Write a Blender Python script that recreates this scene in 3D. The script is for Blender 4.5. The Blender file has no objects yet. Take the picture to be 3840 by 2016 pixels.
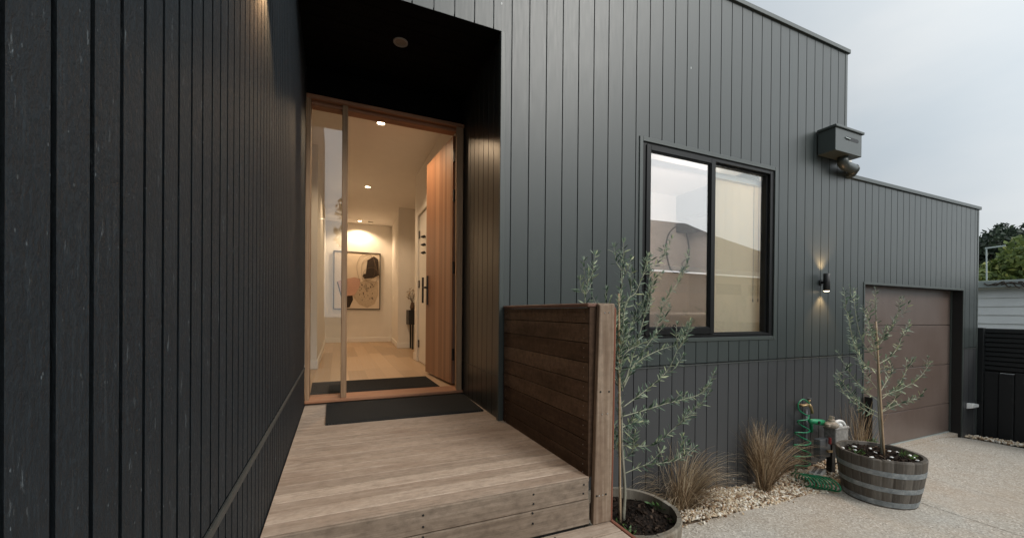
import bpy, math, random
import numpy as np
from mathutils import Vector
R = math.radians
sc = bpy.context.scene
C = sc.collection

# ------------------------------------------------------------------ camera, sky, sun, exposure
F, YAW, PIT, ROL, PX, PY = 1503.69, .411768, -.00455535, -.00852632, 1920., 1178.62
_cy, _sy = math.cos(YAW), math.sin(YAW)
_f = np.array([_sy*math.cos(PIT), _cy*math.cos(PIT), math.sin(PIT)])
_r = np.array([_cy, -_sy, 0.]); _d = np.cross(_f, _r)
RM = np.array([math.cos(ROL)*_r + math.sin(ROL)*_d, -math.sin(ROL)*_r + math.cos(ROL)*_d, _f])
CAM = np.array([0., -2.5, 0.])
cam = bpy.data.cameras.new('camera'); co = bpy.data.objects.new('camera', cam); C.objects.link(co)
from mathutils import Matrix
co.matrix_world = Matrix(((RM[0][0], -RM[1][0], -RM[2][0], CAM[0]), (RM[0][1], -RM[1][1], -RM[2][1], CAM[1]),
                          (RM[0][2], -RM[1][2], -RM[2][2], CAM[2]), (0, 0, 0, 1)))
cam.sensor_width = 36; cam.sensor_fit = 'HORIZONTAL'; cam.lens = F/3840*36
cam.shift_y = (PY-1008)/3840; cam.clip_start = .02; cam.clip_end = 2000
sc.camera = co

SUN_EL, SUN_AZ = R(36), R(152)
w = bpy.data.worlds.new('World'); sc.world = w; w.use_nodes = True
nt = w.node_tree; nt.nodes.clear()
out = nt.nodes.new('ShaderNodeOutputWorld'); bg = nt.nodes.new('ShaderNodeBackground'); bg.inputs[1].default_value = .1
sky = nt.nodes.new('ShaderNodeTexSky'); sky.sky_type = 'NISHITA'; sky.sun_disc = False
sky.sun_elevation = SUN_EL; sky.sun_rotation = SUN_AZ
tc = nt.nodes.new('ShaderNodeTexCoord'); mp = nt.nodes.new('ShaderNodeMapping'); mp.inputs['Scale'].default_value = (1, 1, 2.4)
mp.inputs['Location'].default_value = (.35, .1, .2)
no = nt.nodes.new('ShaderNodeTexNoise'); no.inputs['Scale'].default_value = 1.7; no.inputs['Detail'].default_value = 5; no.inputs['Roughness'].default_value = .5
cr = nt.nodes.new('ShaderNodeValToRGB')
cr.color_ramp.elements[0].position = .36; cr.color_ramp.elements[0].color = (4.75, 5.35, 5.85, 1)
cr.color_ramp.elements[1].position = .68; cr.color_ramp.elements[1].color = (6.1, 6.38, 6.58, 1)
mx = nt.nodes.new('ShaderNodeMix'); mx.data_type = 'RGBA'; mx.inputs[0].default_value = .93
L = nt.links.new
L(tc.outputs['Generated'], mp.inputs[0]); L(mp.outputs[0], no.inputs['Vector']); L(no.outputs[0], cr.inputs[0])
# the cloud is brighter around the hidden sun, behind the camera
SD = Vector((.42, -.80, .66)).normalized()
dp = nt.nodes.new('ShaderNodeVectorMath'); dp.operation = 'DOT_PRODUCT'; dp.inputs[1].default_value = SD; L(tc.outputs['Generated'], dp.inputs[0])
gr = nt.nodes.new('ShaderNodeValToRGB'); gr.color_ramp.elements[0].position = .15; gr.color_ramp.elements[0].color = (1, 1, 1, 1)
gr.color_ramp.elements[1].position = 1.; gr.color_ramp.elements[1].color = (3.6, 3.5, 3.35, 1); e_ = gr.color_ramp.elements.new(.7); e_.color = (2.1, 2.07, 2.0, 1)
L(dp.outputs['Value'], gr.inputs[0])
mg = nt.nodes.new('ShaderNodeMix'); mg.data_type = 'RGBA'; mg.blend_type = 'MULTIPLY'; mg.inputs[0].default_value = 1.
L(sky.outputs[0], mx.inputs[6]); L(cr.outputs[0], mx.inputs[7]); L(mx.outputs[2], mg.inputs[6]); L(gr.outputs[0], mg.inputs[7]); L(mg.outputs[2], bg.inputs[0]); L(bg.outputs[0], out.inputs[0])
sl = bpy.data.lights.new('sun', 'SUN'); sl.energy = 1.5; sl.angle = R(20); sl.color = (1, .95, .88)
so = bpy.data.objects.new('sun', sl); C.objects.link(so)
# sun azimuth: from the open side in front of the house, to the right
so.rotation_euler = Vector((-.42, .80, -.66)).to_track_quat('-Z', 'Y').to_euler()
sc.view_settings.view_transform = 'Standard'; sc.view_settings.look = 'None'; sc.view_settings.exposure = 0; sc.view_settings.gamma = 1
sc.cycles.use_denoising = True; sc.cycles.max_bounces = 10; sc.cycles.transparent_max_bounces = 16
sc.cycles.diffuse_bounces = 5; sc.cycles.sample_clamp_indirect = 6

# ------------------------------------------------------------------ helpers
def ray(u, v): return RM.T @ np.array([(u-PX)/F, (v-PY)/F, 1.])
def onX(u, v, x): q = ray(u, v); return CAM + q*((x-CAM[0])/q[0])
def onY(u, v, y): q = ray(u, v); return CAM + q*((y-CAM[1])/q[1])
def onZ(u, v, z): q = ray(u, v); return CAM + q*((z-CAM[2])/q[2])
rng = random.Random(7)
G = -1.575          # driveway level (camera height is 0)
FL = -.69           # hall floor
CE = 1.967          # hall ceiling
DK = -.726          # deck level

def empty(name, loc, label=None, cat=None, group=None):
    o = bpy.data.objects.new(name, None); C.objects.link(o); o.location = loc; o.empty_display_size = .05
    tag(o, label, cat, group); return o
def tag(o, label=None, cat=None, group=None, kind=None):
    if label: o['label'] = label
    if cat: o['category'] = cat
    if group: o['group'] = group
    if kind: o['kind'] = kind
    return o
def wloc(o):
    v = Vector((0, 0, 0))
    while o is not None: v = v + o.location; o = o.parent
    return v

def smooth_path(P, n=10):
    P = [np.array(p, float) for p in P]; out = []
    P = [2*P[0]-P[1]]+P+[2*P[-1]-P[-2]]
    for i in range(1, len(P)-2):
        for k in range(n):
            t = k/n; a, b_, c, d = P[i-1:i+3]
            out.append(.5*((2*b_)+(c-a)*t+(2*a-5*b_+4*c-d)*t*t+(3*b_-a-3*c+d)*t**3))
    out.append(P[-2]); return out

class MB:
    def __init__(s): s.v, s.f, s.r, s.m = [], [], [], []
    def face(s, pts, r=0., m=0):
        i = len(s.v); s.v += [tuple(p) for p in pts]; s.f.append(tuple(range(i, i+len(pts)))); s.r.append(r); s.m.append(m)
    def add(s, vs, fs, r=0., m=0):
        i = len(s.v); s.v += [tuple(p) for p in vs]
        for f in fs: s.f.append(tuple(i+k for k in f)); s.r.append(r); s.m.append(m)
    def box(s, x0, x1, y0, y1, z0, z1, r=None, m=0):
        r = rng.random() if r is None else r
        s.add([(x0,y0,z0),(x1,y0,z0),(x1,y1,z0),(x0,y1,z0),(x0,y0,z1),(x1,y0,z1),(x1,y1,z1),(x0,y1,z1)],
              [(0,3,2,1),(4,5,6,7),(0,1,5,4),(1,2,6,5),(2,3,7,6),(3,0,4,7)], r, m)
    def hexa(s, b, t, r=None, m=0):       # bottom loop, top loop (any number of corners)
        n = len(b); r = rng.random() if r is None else r
        s.add(list(b)+list(t), [tuple(range(n-1, -1, -1)), tuple(range(n, 2*n))]+[(k, (k+1) % n, n+(k+1) % n, n+k) for k in range(n)], r, m)
    def beam(s, a, b, w, h, r=None, m=0, up=(0, 0, 1)):
        a, b = Vector(a), Vector(b); d = (b-a).normalized(); u = Vector(up)
        if abs(d.dot(u)) > .98: u = Vector((0, 1, 0))
        x = d.cross(u).normalized()*w/2; y = x.normalized().cross(d)*h/2
        s.hexa([a-x-y, a+x-y, a+x+y, a-x+y], [b-x-y, b+x-y, b+x+y, b-x+y], r, m)
    def tube(s, pts, rad, n=8, r=0., cap=True, m=0):
        P = [Vector(p) for p in pts]; k = len(P)
        rad = [rad]*k if not hasattr(rad, '__len__') else rad
        i0 = len(s.v); x = None
        for i, p in enumerate(P):
            d = (P[min(i+1, k-1)]-P[max(i-1, 0)])
            if d.length < 1e-9: d = Vector((0, 0, 1))
            d.normalize()
            if x is None: x = d.orthogonal().normalized()
            else:
                x = x-d*x.dot(d); x = d.orthogonal().normalized() if x.length < 1e-6 else x.normalized()
            y = d.cross(x)
            for j in range(n):
                a = 2*math.pi*j/n; q = p+(x*math.cos(a)+y*math.sin(a))*rad[i]; s.v.append(tuple(q))
        for i in range(k-1):
            for j in range(n):
                a = i0+i*n+j; b = i0+i*n+(j+1) % n; s.f.append((a, b, b+n, a+n)); s.r.append(r); s.m.append(m)
        if cap:
            s.f.append(tuple(i0+j for j in range(n-1, -1, -1))); s.r.append(r); s.m.append(m)
            s.f.append(tuple(i0+(k-1)*n+j for j in range(n))); s.r.append(r); s.m.append(m)
    def lathe(s, c, prof, n=32, r=0., closed=False, m=0):  # prof [(radius, z)], about a vertical axis
        i0 = len(s.v); k = len(prof)
        for (q, z) in prof:
            for j in range(n):
                a = 2*math.pi*j/n; s.v.append((c[0]+q*math.cos(a), c[1]+q*math.sin(a), c[2]+z))
        for i in range(k if closed else k-1):
            for j in range(n):
                a, b = i0+i*n+j, i0+i*n+(j+1) % n; a2, b2 = i0+((i+1) % k)*n+j, i0+((i+1) % k)*n+(j+1) % n
                s.f.append((a, b, b2, a2)); s.r.append(r); s.m.append(m)
    def build(s, name, mat, parent=None, smooth=False, bevel=0., seg=1):
        me = bpy.data.meshes.new(name); V = np.array(s.v, dtype=np.float64)
        lo, hi = V.min(0), V.max(0); base = Vector(((lo[0]+hi[0])/2, (lo[1]+hi[1])/2, lo[2]))
        V = V-np.array(base)
        me.from_pydata(V.tolist(), [], s.f); me.update()
        at = me.attributes.new('rnd', 'FLOAT', 'FACE'); at.data.foreach_set('value', np.array(s.r, dtype=np.float32))
        for mm in (mat if isinstance(mat, (list, tuple)) else [mat]): me.materials.append(mm)
        if any(s.m): me.polygons.foreach_set('material_index', np.array(s.m, dtype=np.int32))
        if smooth: me.polygons.foreach_set('use_smooth', np.ones(len(s.f), dtype=bool))
        o = bpy.data.objects.new(name, me); C.objects.link(o)
        if parent is not None: o.parent = parent; o.location = base-wloc(parent)
        else: o.location = base
        if bevel:
            b = o.modifiers.new('bevel', 'BEVEL'); b.width = bevel; b.segments = seg; b.limit_method = 'ANGLE'; b.angle_limit = R(40)
        return o

def panel(mb, axis, c, sgn, us, groove_w, depth, u0, u1, z0, z1, holes=(), joint=None, lip=True):
    """grooved cladding in the plane axis=c facing sgn: vertical grooves centred on us, real depth, optional horizontal joint"""
    inner = lambda g: groove_w/2
    ub = {u0, u1}; zb = {z0, z1}
    for g in us:
        for e in (g-groove_w/2, g+groove_w/2):
            if u0 < e < u1: ub.add(e)
    for h in holes:
        for e in h[:2]:
            if u0 < e < u1: ub.add(e)
        for e in h[2:]:
            if z0 < e < z1: zb.add(e)
    if joint is not None: zb |= {joint, joint+.009}
    ub, zb = sorted(ub), sorted(zb)
    def state(i, j):
        if i < 0 or j < 0 or i >= len(ub)-1 or j >= len(zb)-1: return None
        u, z = (ub[i]+ub[i+1])/2, (zb[j]+zb[j+1])/2
        for h in holes:
            if h[0] < u < h[1] and h[2] < z < h[3]: return None
        if joint is not None and joint < z < joint+.009: return depth*1.6
        for g in us:
            if abs(u-g) < groove_w/2: return depth
        return 0.
    def P(u, z, d):
        k = c-sgn*d
        return (u, k, z) if axis == 'y' else (k, u, z)
    for i in range(len(ub)-1):
        r = rng.random()
        for j in range(len(zb)-1):
            d = state(i, j)
            if d is None: continue
            a, b, p, q = ub[i], ub[i+1], zb[j], zb[j+1]
            mb.face([P(a, p, d), P(b, p, d), P(b, q, d), P(a, q, d)], r)
            for (ii, jj, e0, e1) in ((i+1, j, (b, p), (b, q)), (i, j+1, (a, q), (b, q))):
                e = state(ii, jj)
                if e is not None and abs(e-d) > 1e-6:
                    mb.face([P(*e0, d), P(*e1, d), P(*e1, e), P(*e0, e)], r)

# ------------------------------------------------------------------ materials
class NB:
    def __init__(s, name):
        s.m = bpy.data.materials.new(name); s.m.use_nodes = True; s.t = s.m.node_tree; s.p = s.t.nodes['Principled BSDF']; s.o = s.t.nodes['Material Output']
        s.geo = None
    def n(s, t, **k):
        x = s.t.nodes.new(t)
        for a, b in k.items(): setattr(x, a, b)
        return x
    def l(s, a, b): s.t.links.new(a, b)
    def pos(s, scale=(1, 1, 1), loc=(0, 0, 0)):
        if s.geo is None: s.geo = s.n('ShaderNodeNewGeometry')
        m = s.n('ShaderNodeMapping'); m.inputs['Scale'].default_value = scale; m.inputs['Location'].default_value = loc
        s.l(s.geo.outputs['Position'], m.inputs[0]); return m.outputs[0]
    def noise(s, scale, sv=(1, 1, 1), detail=4, rough=.55, loc=(0, 0, 0), vec=None):
        x = s.n('ShaderNodeTexNoise'); x.inputs['Scale'].default_value = scale; x.inputs['Detail'].default_value = detail; x.inputs['Roughness'].default_value = rough
        s.l(vec or s.pos(sv, loc), x.inputs['Vector']); return x.outputs[0]
    def vor(s, scale, sv=(1, 1, 1), out='Distance', rand=1., vec=None):
        x = s.n('ShaderNodeTexVoronoi'); x.inputs['Scale'].default_value = scale; x.inputs['Randomness'].default_value = rand
        s.l(vec or s.pos(sv), x.inputs['Vector']); return x.outputs[out]
    def ramp(s, fac, stops):
        x = s.n('ShaderNodeValToRGB'); e = x.color_ramp.elements
        while len(e) < len(stops): e.new(.5)
        for k, (p, c) in enumerate(stops):
            e[k].position = p; e[k].color = tuple(c)+(1,) if hasattr(c, '__len__') else (c, c, c, 1)
        s.l(fac, x.inputs[0]); return x.outputs[0]
    def math(s, op, a, b=None, clamp=False):
        x = s.n('ShaderNodeMath', operation=op, use_clamp=clamp)
        for k, q in enumerate((a, b)):
            if q is None: continue
            if isinstance(q, (int, float)): x.inputs[k].default_value = q
            else: s.l(q, x.inputs[k])
        return x.outputs[0]
    def mix(s, fac, a, b, blend='MIX'):
        x = s.n('ShaderNodeMix', data_type='RGBA', blend_type=blend)
        for k, q in ((0, fac), (6, a), (7, b)):
            if isinstance(q, (int, float)): x.inputs[k].default_value = q
            elif isinstance(q, (tuple, list)): x.inputs[k].default_value = tuple(q)+(1,)
            else: s.l(q, x.inputs[k])
        return x.outputs[2]
    def rnd(s):
        x = s.n('ShaderNodeAttribute', attribute_name='rnd'); return x.outputs['Fac']
    def bump(s, h, strength=.3, dist=.002):
        x = s.n('ShaderNodeBump'); x.inputs['Strength'].default_value = strength; x.inputs['Distance'].default_value = dist
        s.l(h, x.inputs['Height']); s.l(x.outputs[0], s.p.inputs['Normal'])
    def col(s, c):
        if isinstance(c, (tuple, list)): s.p.inputs['Base Color'].default_value = tuple(c)+(1,)
        else: s.l(c, s.p.inputs['Base Color'])
    def rough(s, c):
        if isinstance(c, (int, float)): s.p.inputs['Roughness'].default_value = c
        else: s.l(c, s.p.inputs['Roughness'])
    def metal(s, v): s.p.inputs['Metallic'].default_value = v
    def spec(s, v): s.p.inputs['Specular IOR Level'].default_value = v

def simple(name, c, rough=.5, metal=0., var=.12, scale=30, bump=0., spec=.5):
    b = NB(name); n = b.noise(scale)
    lo = tuple(x*(1-var) for x in c); hi = tuple(min(1, x*(1+var)) for x in c)
    b.col(b.ramp(n, [(.3, lo), (.7, hi)])); b.rough(b.ramp(n, [(.3, max(.02, rough-.06)), (.7, min(1, rough+.06))])); b.metal(metal); b.spec(spec)
    if bump: b.bump(n, bump)
    return b.m

def m_paint(name, c, rough=.42, chips=True):
    b = NB(name)
    big = b.noise(1.1, (1, 1, .5)); fine = b.noise(9, (8, 8, .5), 3)
    k = b.mix(.5, b.ramp(big, [(.3, tuple(x*.9 for x in c)), (.7, tuple(x*1.1 for x in c))]), b.ramp(b.rnd(), [(0, tuple(x*.94 for x in c)), (1, tuple(x*1.06 for x in c))]))
    if chips:
        v = b.n('ShaderNodeTexVoronoi'); v.inputs['Scale'].default_value = 7; b.l(b.pos((1, 1, .45)), v.inputs['Vector'])
        rr = b.n('ShaderNodeSeparateColor'); b.l(v.outputs['Color'], rr.inputs[0])
        sel = b.math('GREATER_THAN', rr.outputs[0], .982); small = b.math('LESS_THAN', b.math('ADD', v.outputs['Distance'], b.math('MULTIPLY', b.noise(160), .06)), .062)
        k = b.mix(b.math('MULTIPLY', sel, small), k, (.42, .44, .43))
    sep = b.n('ShaderNodeSeparateXYZ'); b.l(b.pos(), sep.inputs[0]); low = b.math('MULTIPLY', b.ramp(b.math('ADD', b.math('MULTIPLY', sep.outputs[2], -1.), -.95), [(.30, 0.), (.62, 1.)]), b.ramp(b.noise(24, (1, 1, .7), 5, .75), [(.42, 0.), (.75, .5)]))
    if chips: k = b.mix(low, k, (.17, .155, .13))
    b.col(k); b.rough(b.ramp(fine, [(.3, rough-.02), (.7, rough+.04)])); b.bump(fine, .05, .001)
    return b.m

def m_ply(name):
    b = NB(name)
    g = b.noise(30, (3, 3, .3), 5, .6); f = b.noise(150, (1, 1, .5), 4, .7); big = b.noise(1.6)
    wv = b.n('ShaderNodeTexNoise'); wv.inputs['Scale'].default_value = 30; wv.inputs['Detail'].default_value = 4
    mp = b.n('ShaderNodeMapping'); mp.inputs['Rotation'].default_value = (R(38), 0, 0); mp.inputs['Scale'].default_value = (0, .12, 2.6)
    if b.geo is None: b.pos()
    b.l(b.geo.outputs['Position'], mp.inputs[0]); b.l(mp.outputs[0], wv.inputs['Vector'])
    saw = b.math('MULTIPLY', wv.outputs[0], b.ramp(b.noise(2.2, (1, 1, .6), 2), [(.45, 0.), (.6, 1.)]))
    h = b.math('ADD', b.math('ADD', b.math('MULTIPLY', g, .22), b.math('MULTIPLY', f, .75)), b.math('MULTIPLY', saw, .3))
    k = b.ramp(f, [(.3, (.0080, .0125, .0165)), (.55, (.0125, .0190, .0245)), (.75, (.024, .036, .045))])
    k = b.mix(.3, k, b.ramp(b.rnd(), [(0, (.0080, .0125, .0165)), (1, (.0165, .0245, .0310))]))
    k = b.mix(b.ramp(big, [(.45, 0.), (.7, .3)]), k, (.019, .0225, .027))
    # pale scuffs: short scratches and pin flecks
    sc1 = b.ramp(b.noise(38, (1, 1.4, .45), 6, .8, (3, 1, 2)), [(.62, 0.), (.70, .8)])
    sc2 = b.ramp(b.noise(22, (1, 3.2, .25), 6, .85, (7, 4, 1)), [(.635, 0.), (.72, .75)])
    vf = b.n('ShaderNodeTexVoronoi'); vf.inputs['Scale'].default_value = 150; b.l(b.pos((1, 1.2, .6)), vf.inputs['Vector']); vs_ = b.n('ShaderNodeSeparateColor'); b.l(vf.outputs['Color'], vs_.inputs[0])
    fl = b.math('MULTIPLY', b.math('GREATER_THAN', vs_.outputs[0], .972), b.math('LESS_THAN', b.math('ADD', vf.outputs['Distance'], b.math('MULTIPLY', b.noise(240), .25)), .30))
    strk = b.ramp(b.noise(70, (1, 1.6, .10), 5, .75, (2, 2, 9)), [(.56, 0.), (.70, .35)])
    k = b.mix(strk, k, (.060, .078, .090))
    k = b.mix(b.math('ADD', b.math('ADD', sc1, sc2, True), b.math('MULTIPLY', fl, .6), True), k, (.17, .20, .215))
    b.col(k); b.rough(b.ramp(f, [(.3, .5), (.7, .75)])); b.spec(.35); b.bump(h, .7, .005)
    return b.m

def m_wood(name, cols, axis='x', rough=.65, grain=22, bump=.35, stain=None, spec=.35, rndamt=.5, boards=True, mottled=.0):
    b = NB(name)
    sv = {'x': (.08, 3, 3), 'y': (3, .08, 3), 'z': (3, 3, .08)}[axis]
    off = None
    g = b.noise(grain, sv, 5, .6); f = b.noise(grain*5, sv, 3, .6)
    mixf = b.math('ADD', b.math('MULTIPLY', g, .65), b.math('MULTIPLY', f, .35))
    k = b.ramp(mixf, [(.32, cols[0]), (.5, cols[1]), (.68, cols[2])])
    if boards:
        k = b.mix(rndamt, k, b.ramp(b.rnd(), [(0, tuple(x*.55 for x in cols[1])), (.5, cols[1]), (1, tuple(min(1, x*1.35) for x in cols[2]))]))
    fl = b.ramp(b.noise(grain*2.2, tuple(x*(2.5 if x < 1 else 1.2) for x in sv), 6, .85, (1, 5, 2)), [(.60, 0.), (.70, .55)]); k = b.mix(fl, k, tuple(x*.4 for x in cols[0]))
    if mottled:
        k = b.mix(b.ramp(b.noise(38, (.6, 1, 1), 5, .7), [(.42, 0.), (.7, mottled)]), k, tuple(x*.45 for x in cols[0]))
    if stain:
        sx = {'x': (.5, 1.8, 1.8), 'y': (1.8, .5, 1.8), 'z': (1.8, 1.8, .5)}[axis]
        k = b.mix(b.ramp(b.noise(3.6, sx, 5, .65), [(.50, 0.), (.72, stain[0])]), k, stain[1])
    b.col(k); b.rough(b.ramp(g, [(.3, rough-.08), (.7, rough+.1)])); b.spec(spec); b.bump(mixf, bump, .002)
    return b.m

def m_glass(name, tint=(.93, .95, .95), boost=1.0):
    b = NB(name); b.t.nodes.remove(b.p)
    tr = b.n('ShaderNodeBsdfTransparent'); tr.inputs[0].default_value = tint+(1,)
    gl = b.n('ShaderNodeBsdfGlossy'); gl.inputs['Roughness'].default_value = .003
    g_ = b.n('ShaderNodeNewGeometry'); dt = b.n('ShaderNodeVectorMath', operation='DOT_PRODUCT'); b.l(g_.outputs['Normal'], dt.inputs[0]); b.l(g_.outputs['Incoming'], dt.inputs[1])
    sch = b.math('ADD', b.math('MULTIPLY', b.math('POWER', b.math('SUBTRACT', 1., b.math('ABSOLUTE', dt.outputs['Value'])), 5.), .96), .04)
    ms = b.n('ShaderNodeMixShader'); b.l(b.math('MULTIPLY', sch, boost, True), ms.inputs[0]); b.l(tr.outputs[0], ms.inputs[1]); b.l(gl.outputs[0], ms.inputs[2]); b.l(ms.outputs[0], b.o.inputs[0])
    return b.m

def m_emit(name, c, s):
    b = NB(name); b.col(c); b.p.inputs['Emission Color'].default_value = c+(1,); b.p.inputs['Emission Strength'].default_value = s; return b.m

def m_concrete(name, base=(.40, .365, .31)):
    b = NB(name)
    v = b.n('ShaderNodeTexVoronoi'); v.inputs['Scale'].default_value = 105; b.l(b.pos(), v.inputs['Vector'])
    s = b.n('ShaderNodeSeparateColor'); b.l(v.outputs['Color'], s.inputs[0])
    k = b.ramp(s.outputs[0], [(0, (.14, .125, .105)), (.10, (.26, .225, .185)), (.25, (.37, .325, .27)), (.55, base), (.85, (.55, .50, .43)), (1, (.76, .71, .64))])
    b2 = b.noise(260, detail=2); k = b.mix(.35, k, b.ramp(b2, [(.3, (.24, .21, .18)), (.7, (.60, .55, .48))]))
    big = b.noise(1.3, detail=5, rough=.6)
    k = b.mix(b.ramp(big, [(.42, 0.), (.66, .55)]), k, (.38, .305, .23), 'MIX')
    k = b.mix(b.ramp(b.noise(2.4, detail=4, loc=(5, 2, 0)), [(.5, 0.), (.75, .35)]), k, (.44, .43, .40))
    b.col(k); b.rough(.85); b.spec(.25); b.bump(v.outputs['Distance'], .5, .003); return b.m

def m_rndcol(name, stops, rough=.7, spec=.3, noise=None, bump=0.):
    b = NB(name); k = b.ramp(b.rnd(), stops)
    if noise: k = b.mix(noise[1], k, b.ramp(b.noise(noise[0]), [(.3, 0.), (.7, 1.)]), 'OVERLAY')
    b.col(k); b.rough(rough); b.spec(spec)
    if bump: b.bump(b.noise(noise[0] if noise else 40), bump)
    return b.m

def m_leaf(name, stops, rough=.5):
    b = NB(name); k = b.ramp(b.rnd(), stops); b.rough(rough); b.spec(.4); b.col(k)
    tl = b.n('ShaderNodeBsdfTranslucent'); b.l(k, tl.inputs[0]); ms = b.n('ShaderNodeMixShader'); ms.inputs[0].default_value = .25
    b.l(b.p.outputs[0], ms.inputs[1]); b.l(tl.outputs[0], ms.inputs[2]); b.l(ms.outputs[0], b.o.inputs[0]); return b.m

M = {}
M['paint'] = m_paint('dark_green_grey_paint', (.038, .0465, .0460), .38)
M['paint2'] = m_paint('dark_slate_grey_paint', (.046, .0485, .0515), .42)
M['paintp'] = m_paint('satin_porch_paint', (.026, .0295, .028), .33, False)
M['trim'] = m_paint('dark_trim_paint', (.046, .056, .053), .36, False)
M['black'] = simple('black_stained_board', (.003, .003, .0031), .8, spec=.08)
M['ply'] = m_ply('rough_sawn_stained_plywood')
M['joint'] = simple('joint_flashing', (.045, .050, .048), .5)
M['frame'] = m_wood('door_frame_hardwood', [(.19, .11, .060), (.31, .19, .105), (.42, .275, .165)], 'z', .6, 26, .3, (.5, (.16, .09, .05)), rndamt=.25)
M['frame_x'] = m_wood('sill_hardwood', [(.22, .095, .05), (.34, .16, .085), (.43, .23, .13)], 'x', .6, 26, .3, (.5, (.15, .08, .05)), rndamt=.2)
M['cedar'] = m_wood('cedar_door', [(.25, .115, .060), (.35, .175, .098), (.45, .26, .152)], 'z', .42, 30, .12, None, .45, rndamt=.42)
M['cedar_edge'] = m_wood('cedar_edge', [(.17, .12, .09), (.25, .18, .14), (.33, .25, .20)], 'z', .7)
M['deck'] = m_wood('weathered_decking', [(.25, .188, .135), (.375, .293, .228), (.48, .398, .325)], 'x', .8, 34, .4, (.55, (.19, .125, .085)), .2, rndamt=.3, mottled=.4)
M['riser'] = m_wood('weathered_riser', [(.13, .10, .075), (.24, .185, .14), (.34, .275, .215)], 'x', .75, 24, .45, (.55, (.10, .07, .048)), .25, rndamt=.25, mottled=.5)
M['stain'] = m_wood('dark_stained_screen_boards', [(.030, .016, .0092), (.080, .047, .029), (.175, .120, .082)], 'y', .65, 24, .35, (.6, (.026, .014, .008)), .15, rndamt=.65, mottled=.5)
M['cap'] = m_wood('screen_cap_timber', [(.10, .05, .035), (.16, .085, .06), (.23, .15, .12)], 'y', .6)
M['post'] = m_wood('weathered_post', [(.15, .102, .067), (.245, .178, .126), (.34, .268, .205)], 'z', .7, 24, .45, (.5, (.10, .055, .035)), .25, boards=False, mottled=.3)
M['red'] = m_wood('red_hardwood_edge', [(.12, .040, .022), (.20, .072, .042), (.27, .12, .075)], 'z', .6, 26, .3, boards=False)
M['redy'] = m_wood('red_hardwood_edge_long', [(.11, .036, .022), (.17, .060, .036), (.23, .10, .065)], 'y', .6, 26, .3, boards=False)
M['screw'] = simple('dark_screw_and_gap', (.008, .007, .006), .8)  # also the near-black under the boards and in the vent block holes
M['screwb'] = simple('bright_screw_head', (.6, .6, .58), .3, .9)
M['dull'] = simple('dull_screw', (.25, .22, .19), .5, .6)
M['glass'] = m_glass('clear_glass', boost=1.7)
M['glassw'] = m_glass('window_glass', (.90, .92, .92), 2.6)
M['glassl'] = m_glass('dark_window_glass', (.80, .77, .77), 8.)
M['alu'] = simple('black_aluminium', (.006, .0065, .007), .42, spec=.25)
M['blk'] = simple('matt_black_metal', (.007, .0072, .0075), .5)
M['wallw'] = simple('white_plaster', (.74, .71, .66), .8, var=.02, scale=6)
M['ceil'] = simple('white_ceiling', (.74, .71, .67), .9, var=.02, scale=6)
M['skirt'] = simple('white_gloss_trim', (.78, .76, .72), .4, var=.02)
M['oak'] = m_wood('oak_floor', [(.36, .235, .14), (.46, .32, .20), (.54, .40, .27)], 'y', .38, 16, .08, None, .4, rndamt=.45)
M['garage'] = None
M['galv'] = None

b = NB('weathered_bronze_garage_panel')
n1 = b.noise(2.2, (1, 1, 1), 6, .65); n2 = b.noise(26, (1, 1, .8), 5, .7)
k = b.ramp(n2, [(.3, (.098, .070, .058)), (.7, (.132, .098, .083))])
k = b.mix(b.ramp(n1, [(.4, 0.), (.7, .5)]), k, (.15, .118, .104))
dr = b.noise(9, (1, 1, .12), 6, .75); k = b.mix(b.ramp(dr, [(.5, 0.), (.72, .55)]), k, (.085, .060, .050))
k = b.mix(b.ramp(b.noise(60, (1, 1, .6), 4, .8), [(.58, 0.), (.72, .5)]), k, (.23, .19, .17))
b.col(k); b.rough(b.ramp(n2, [(.3, .27), (.7, .40)])); b.spec(.7); b.bump(n2, .15, .002); M['garage'] = b.m
b = NB('galvanised_hoop'); n = b.noise(22, (1, 1, 1), 5, .7); n2 = b.noise(70, detail=3)
k = b.ramp(n, [(.3, (.17, .195, .21)), (.55, (.29, .32, .34)), (.75, (.50, .52, .53))])
k = b.mix(b.ramp(b.noise(9, (1, 1, 2), 5, .7, (2, 2, 2)), [(.60, 0.), (.72, .7)]), k, (.12, .06, .035))
b.col(k); b.rough(b.ramp(n2, [(.3, .4), (.7, .6)])); b.metal(.55); b.bump(n, .25, .002); M['galv'] = b.m
M['stave'] = m_wood('weathered_oak_stave', [(.036, .031, .026), (.092, .081, .069), (.18, .163, .143)], 'z', .75, 26, .5, (.5, (.10, .072, .045)), .25, rndamt=.5)
M['stave1'] = m_wood('pale_oak_stave', [(.10, .085, .066), (.19, .165, .13), (.30, .27, .225)], 'z', .75, 26, .5, (.6, (.12, .07, .035)), .25, rndamt=.4)
M['soil'] = m_rndcol('dark_potting_soil', [(0, (.006, .0045, .0035)), (.6, (.018, .012, .009)), (.9, (.04, .026, .018)), (1, (.10, .07, .05))], .9, .15, (90, .25), .5)
M['conc'] = m_concrete('exposed_aggregate_concrete')
M['conc2'] = m_concrete('rust_stained_threshold', (.36, .25, .17))
M['gravel'] = m_rndcol('cream_gravel', [(0, (.10, .06, .035)), (.14, (.30, .18, .10)), (.3, (.50, .38, .25)), (.6, (.60, .52, .40)), (.85, (.70, .64, .54)), (1, (.78, .75, .68))], .75, .3, (60, .25))
M['bedsoil'] = simple('gravel_bed_soil', (.16, .11, .07), .9)
M['white'] = simple('white_plastic', (.74, .75, .74), .35, var=.04)
M['matb'] = None
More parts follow.
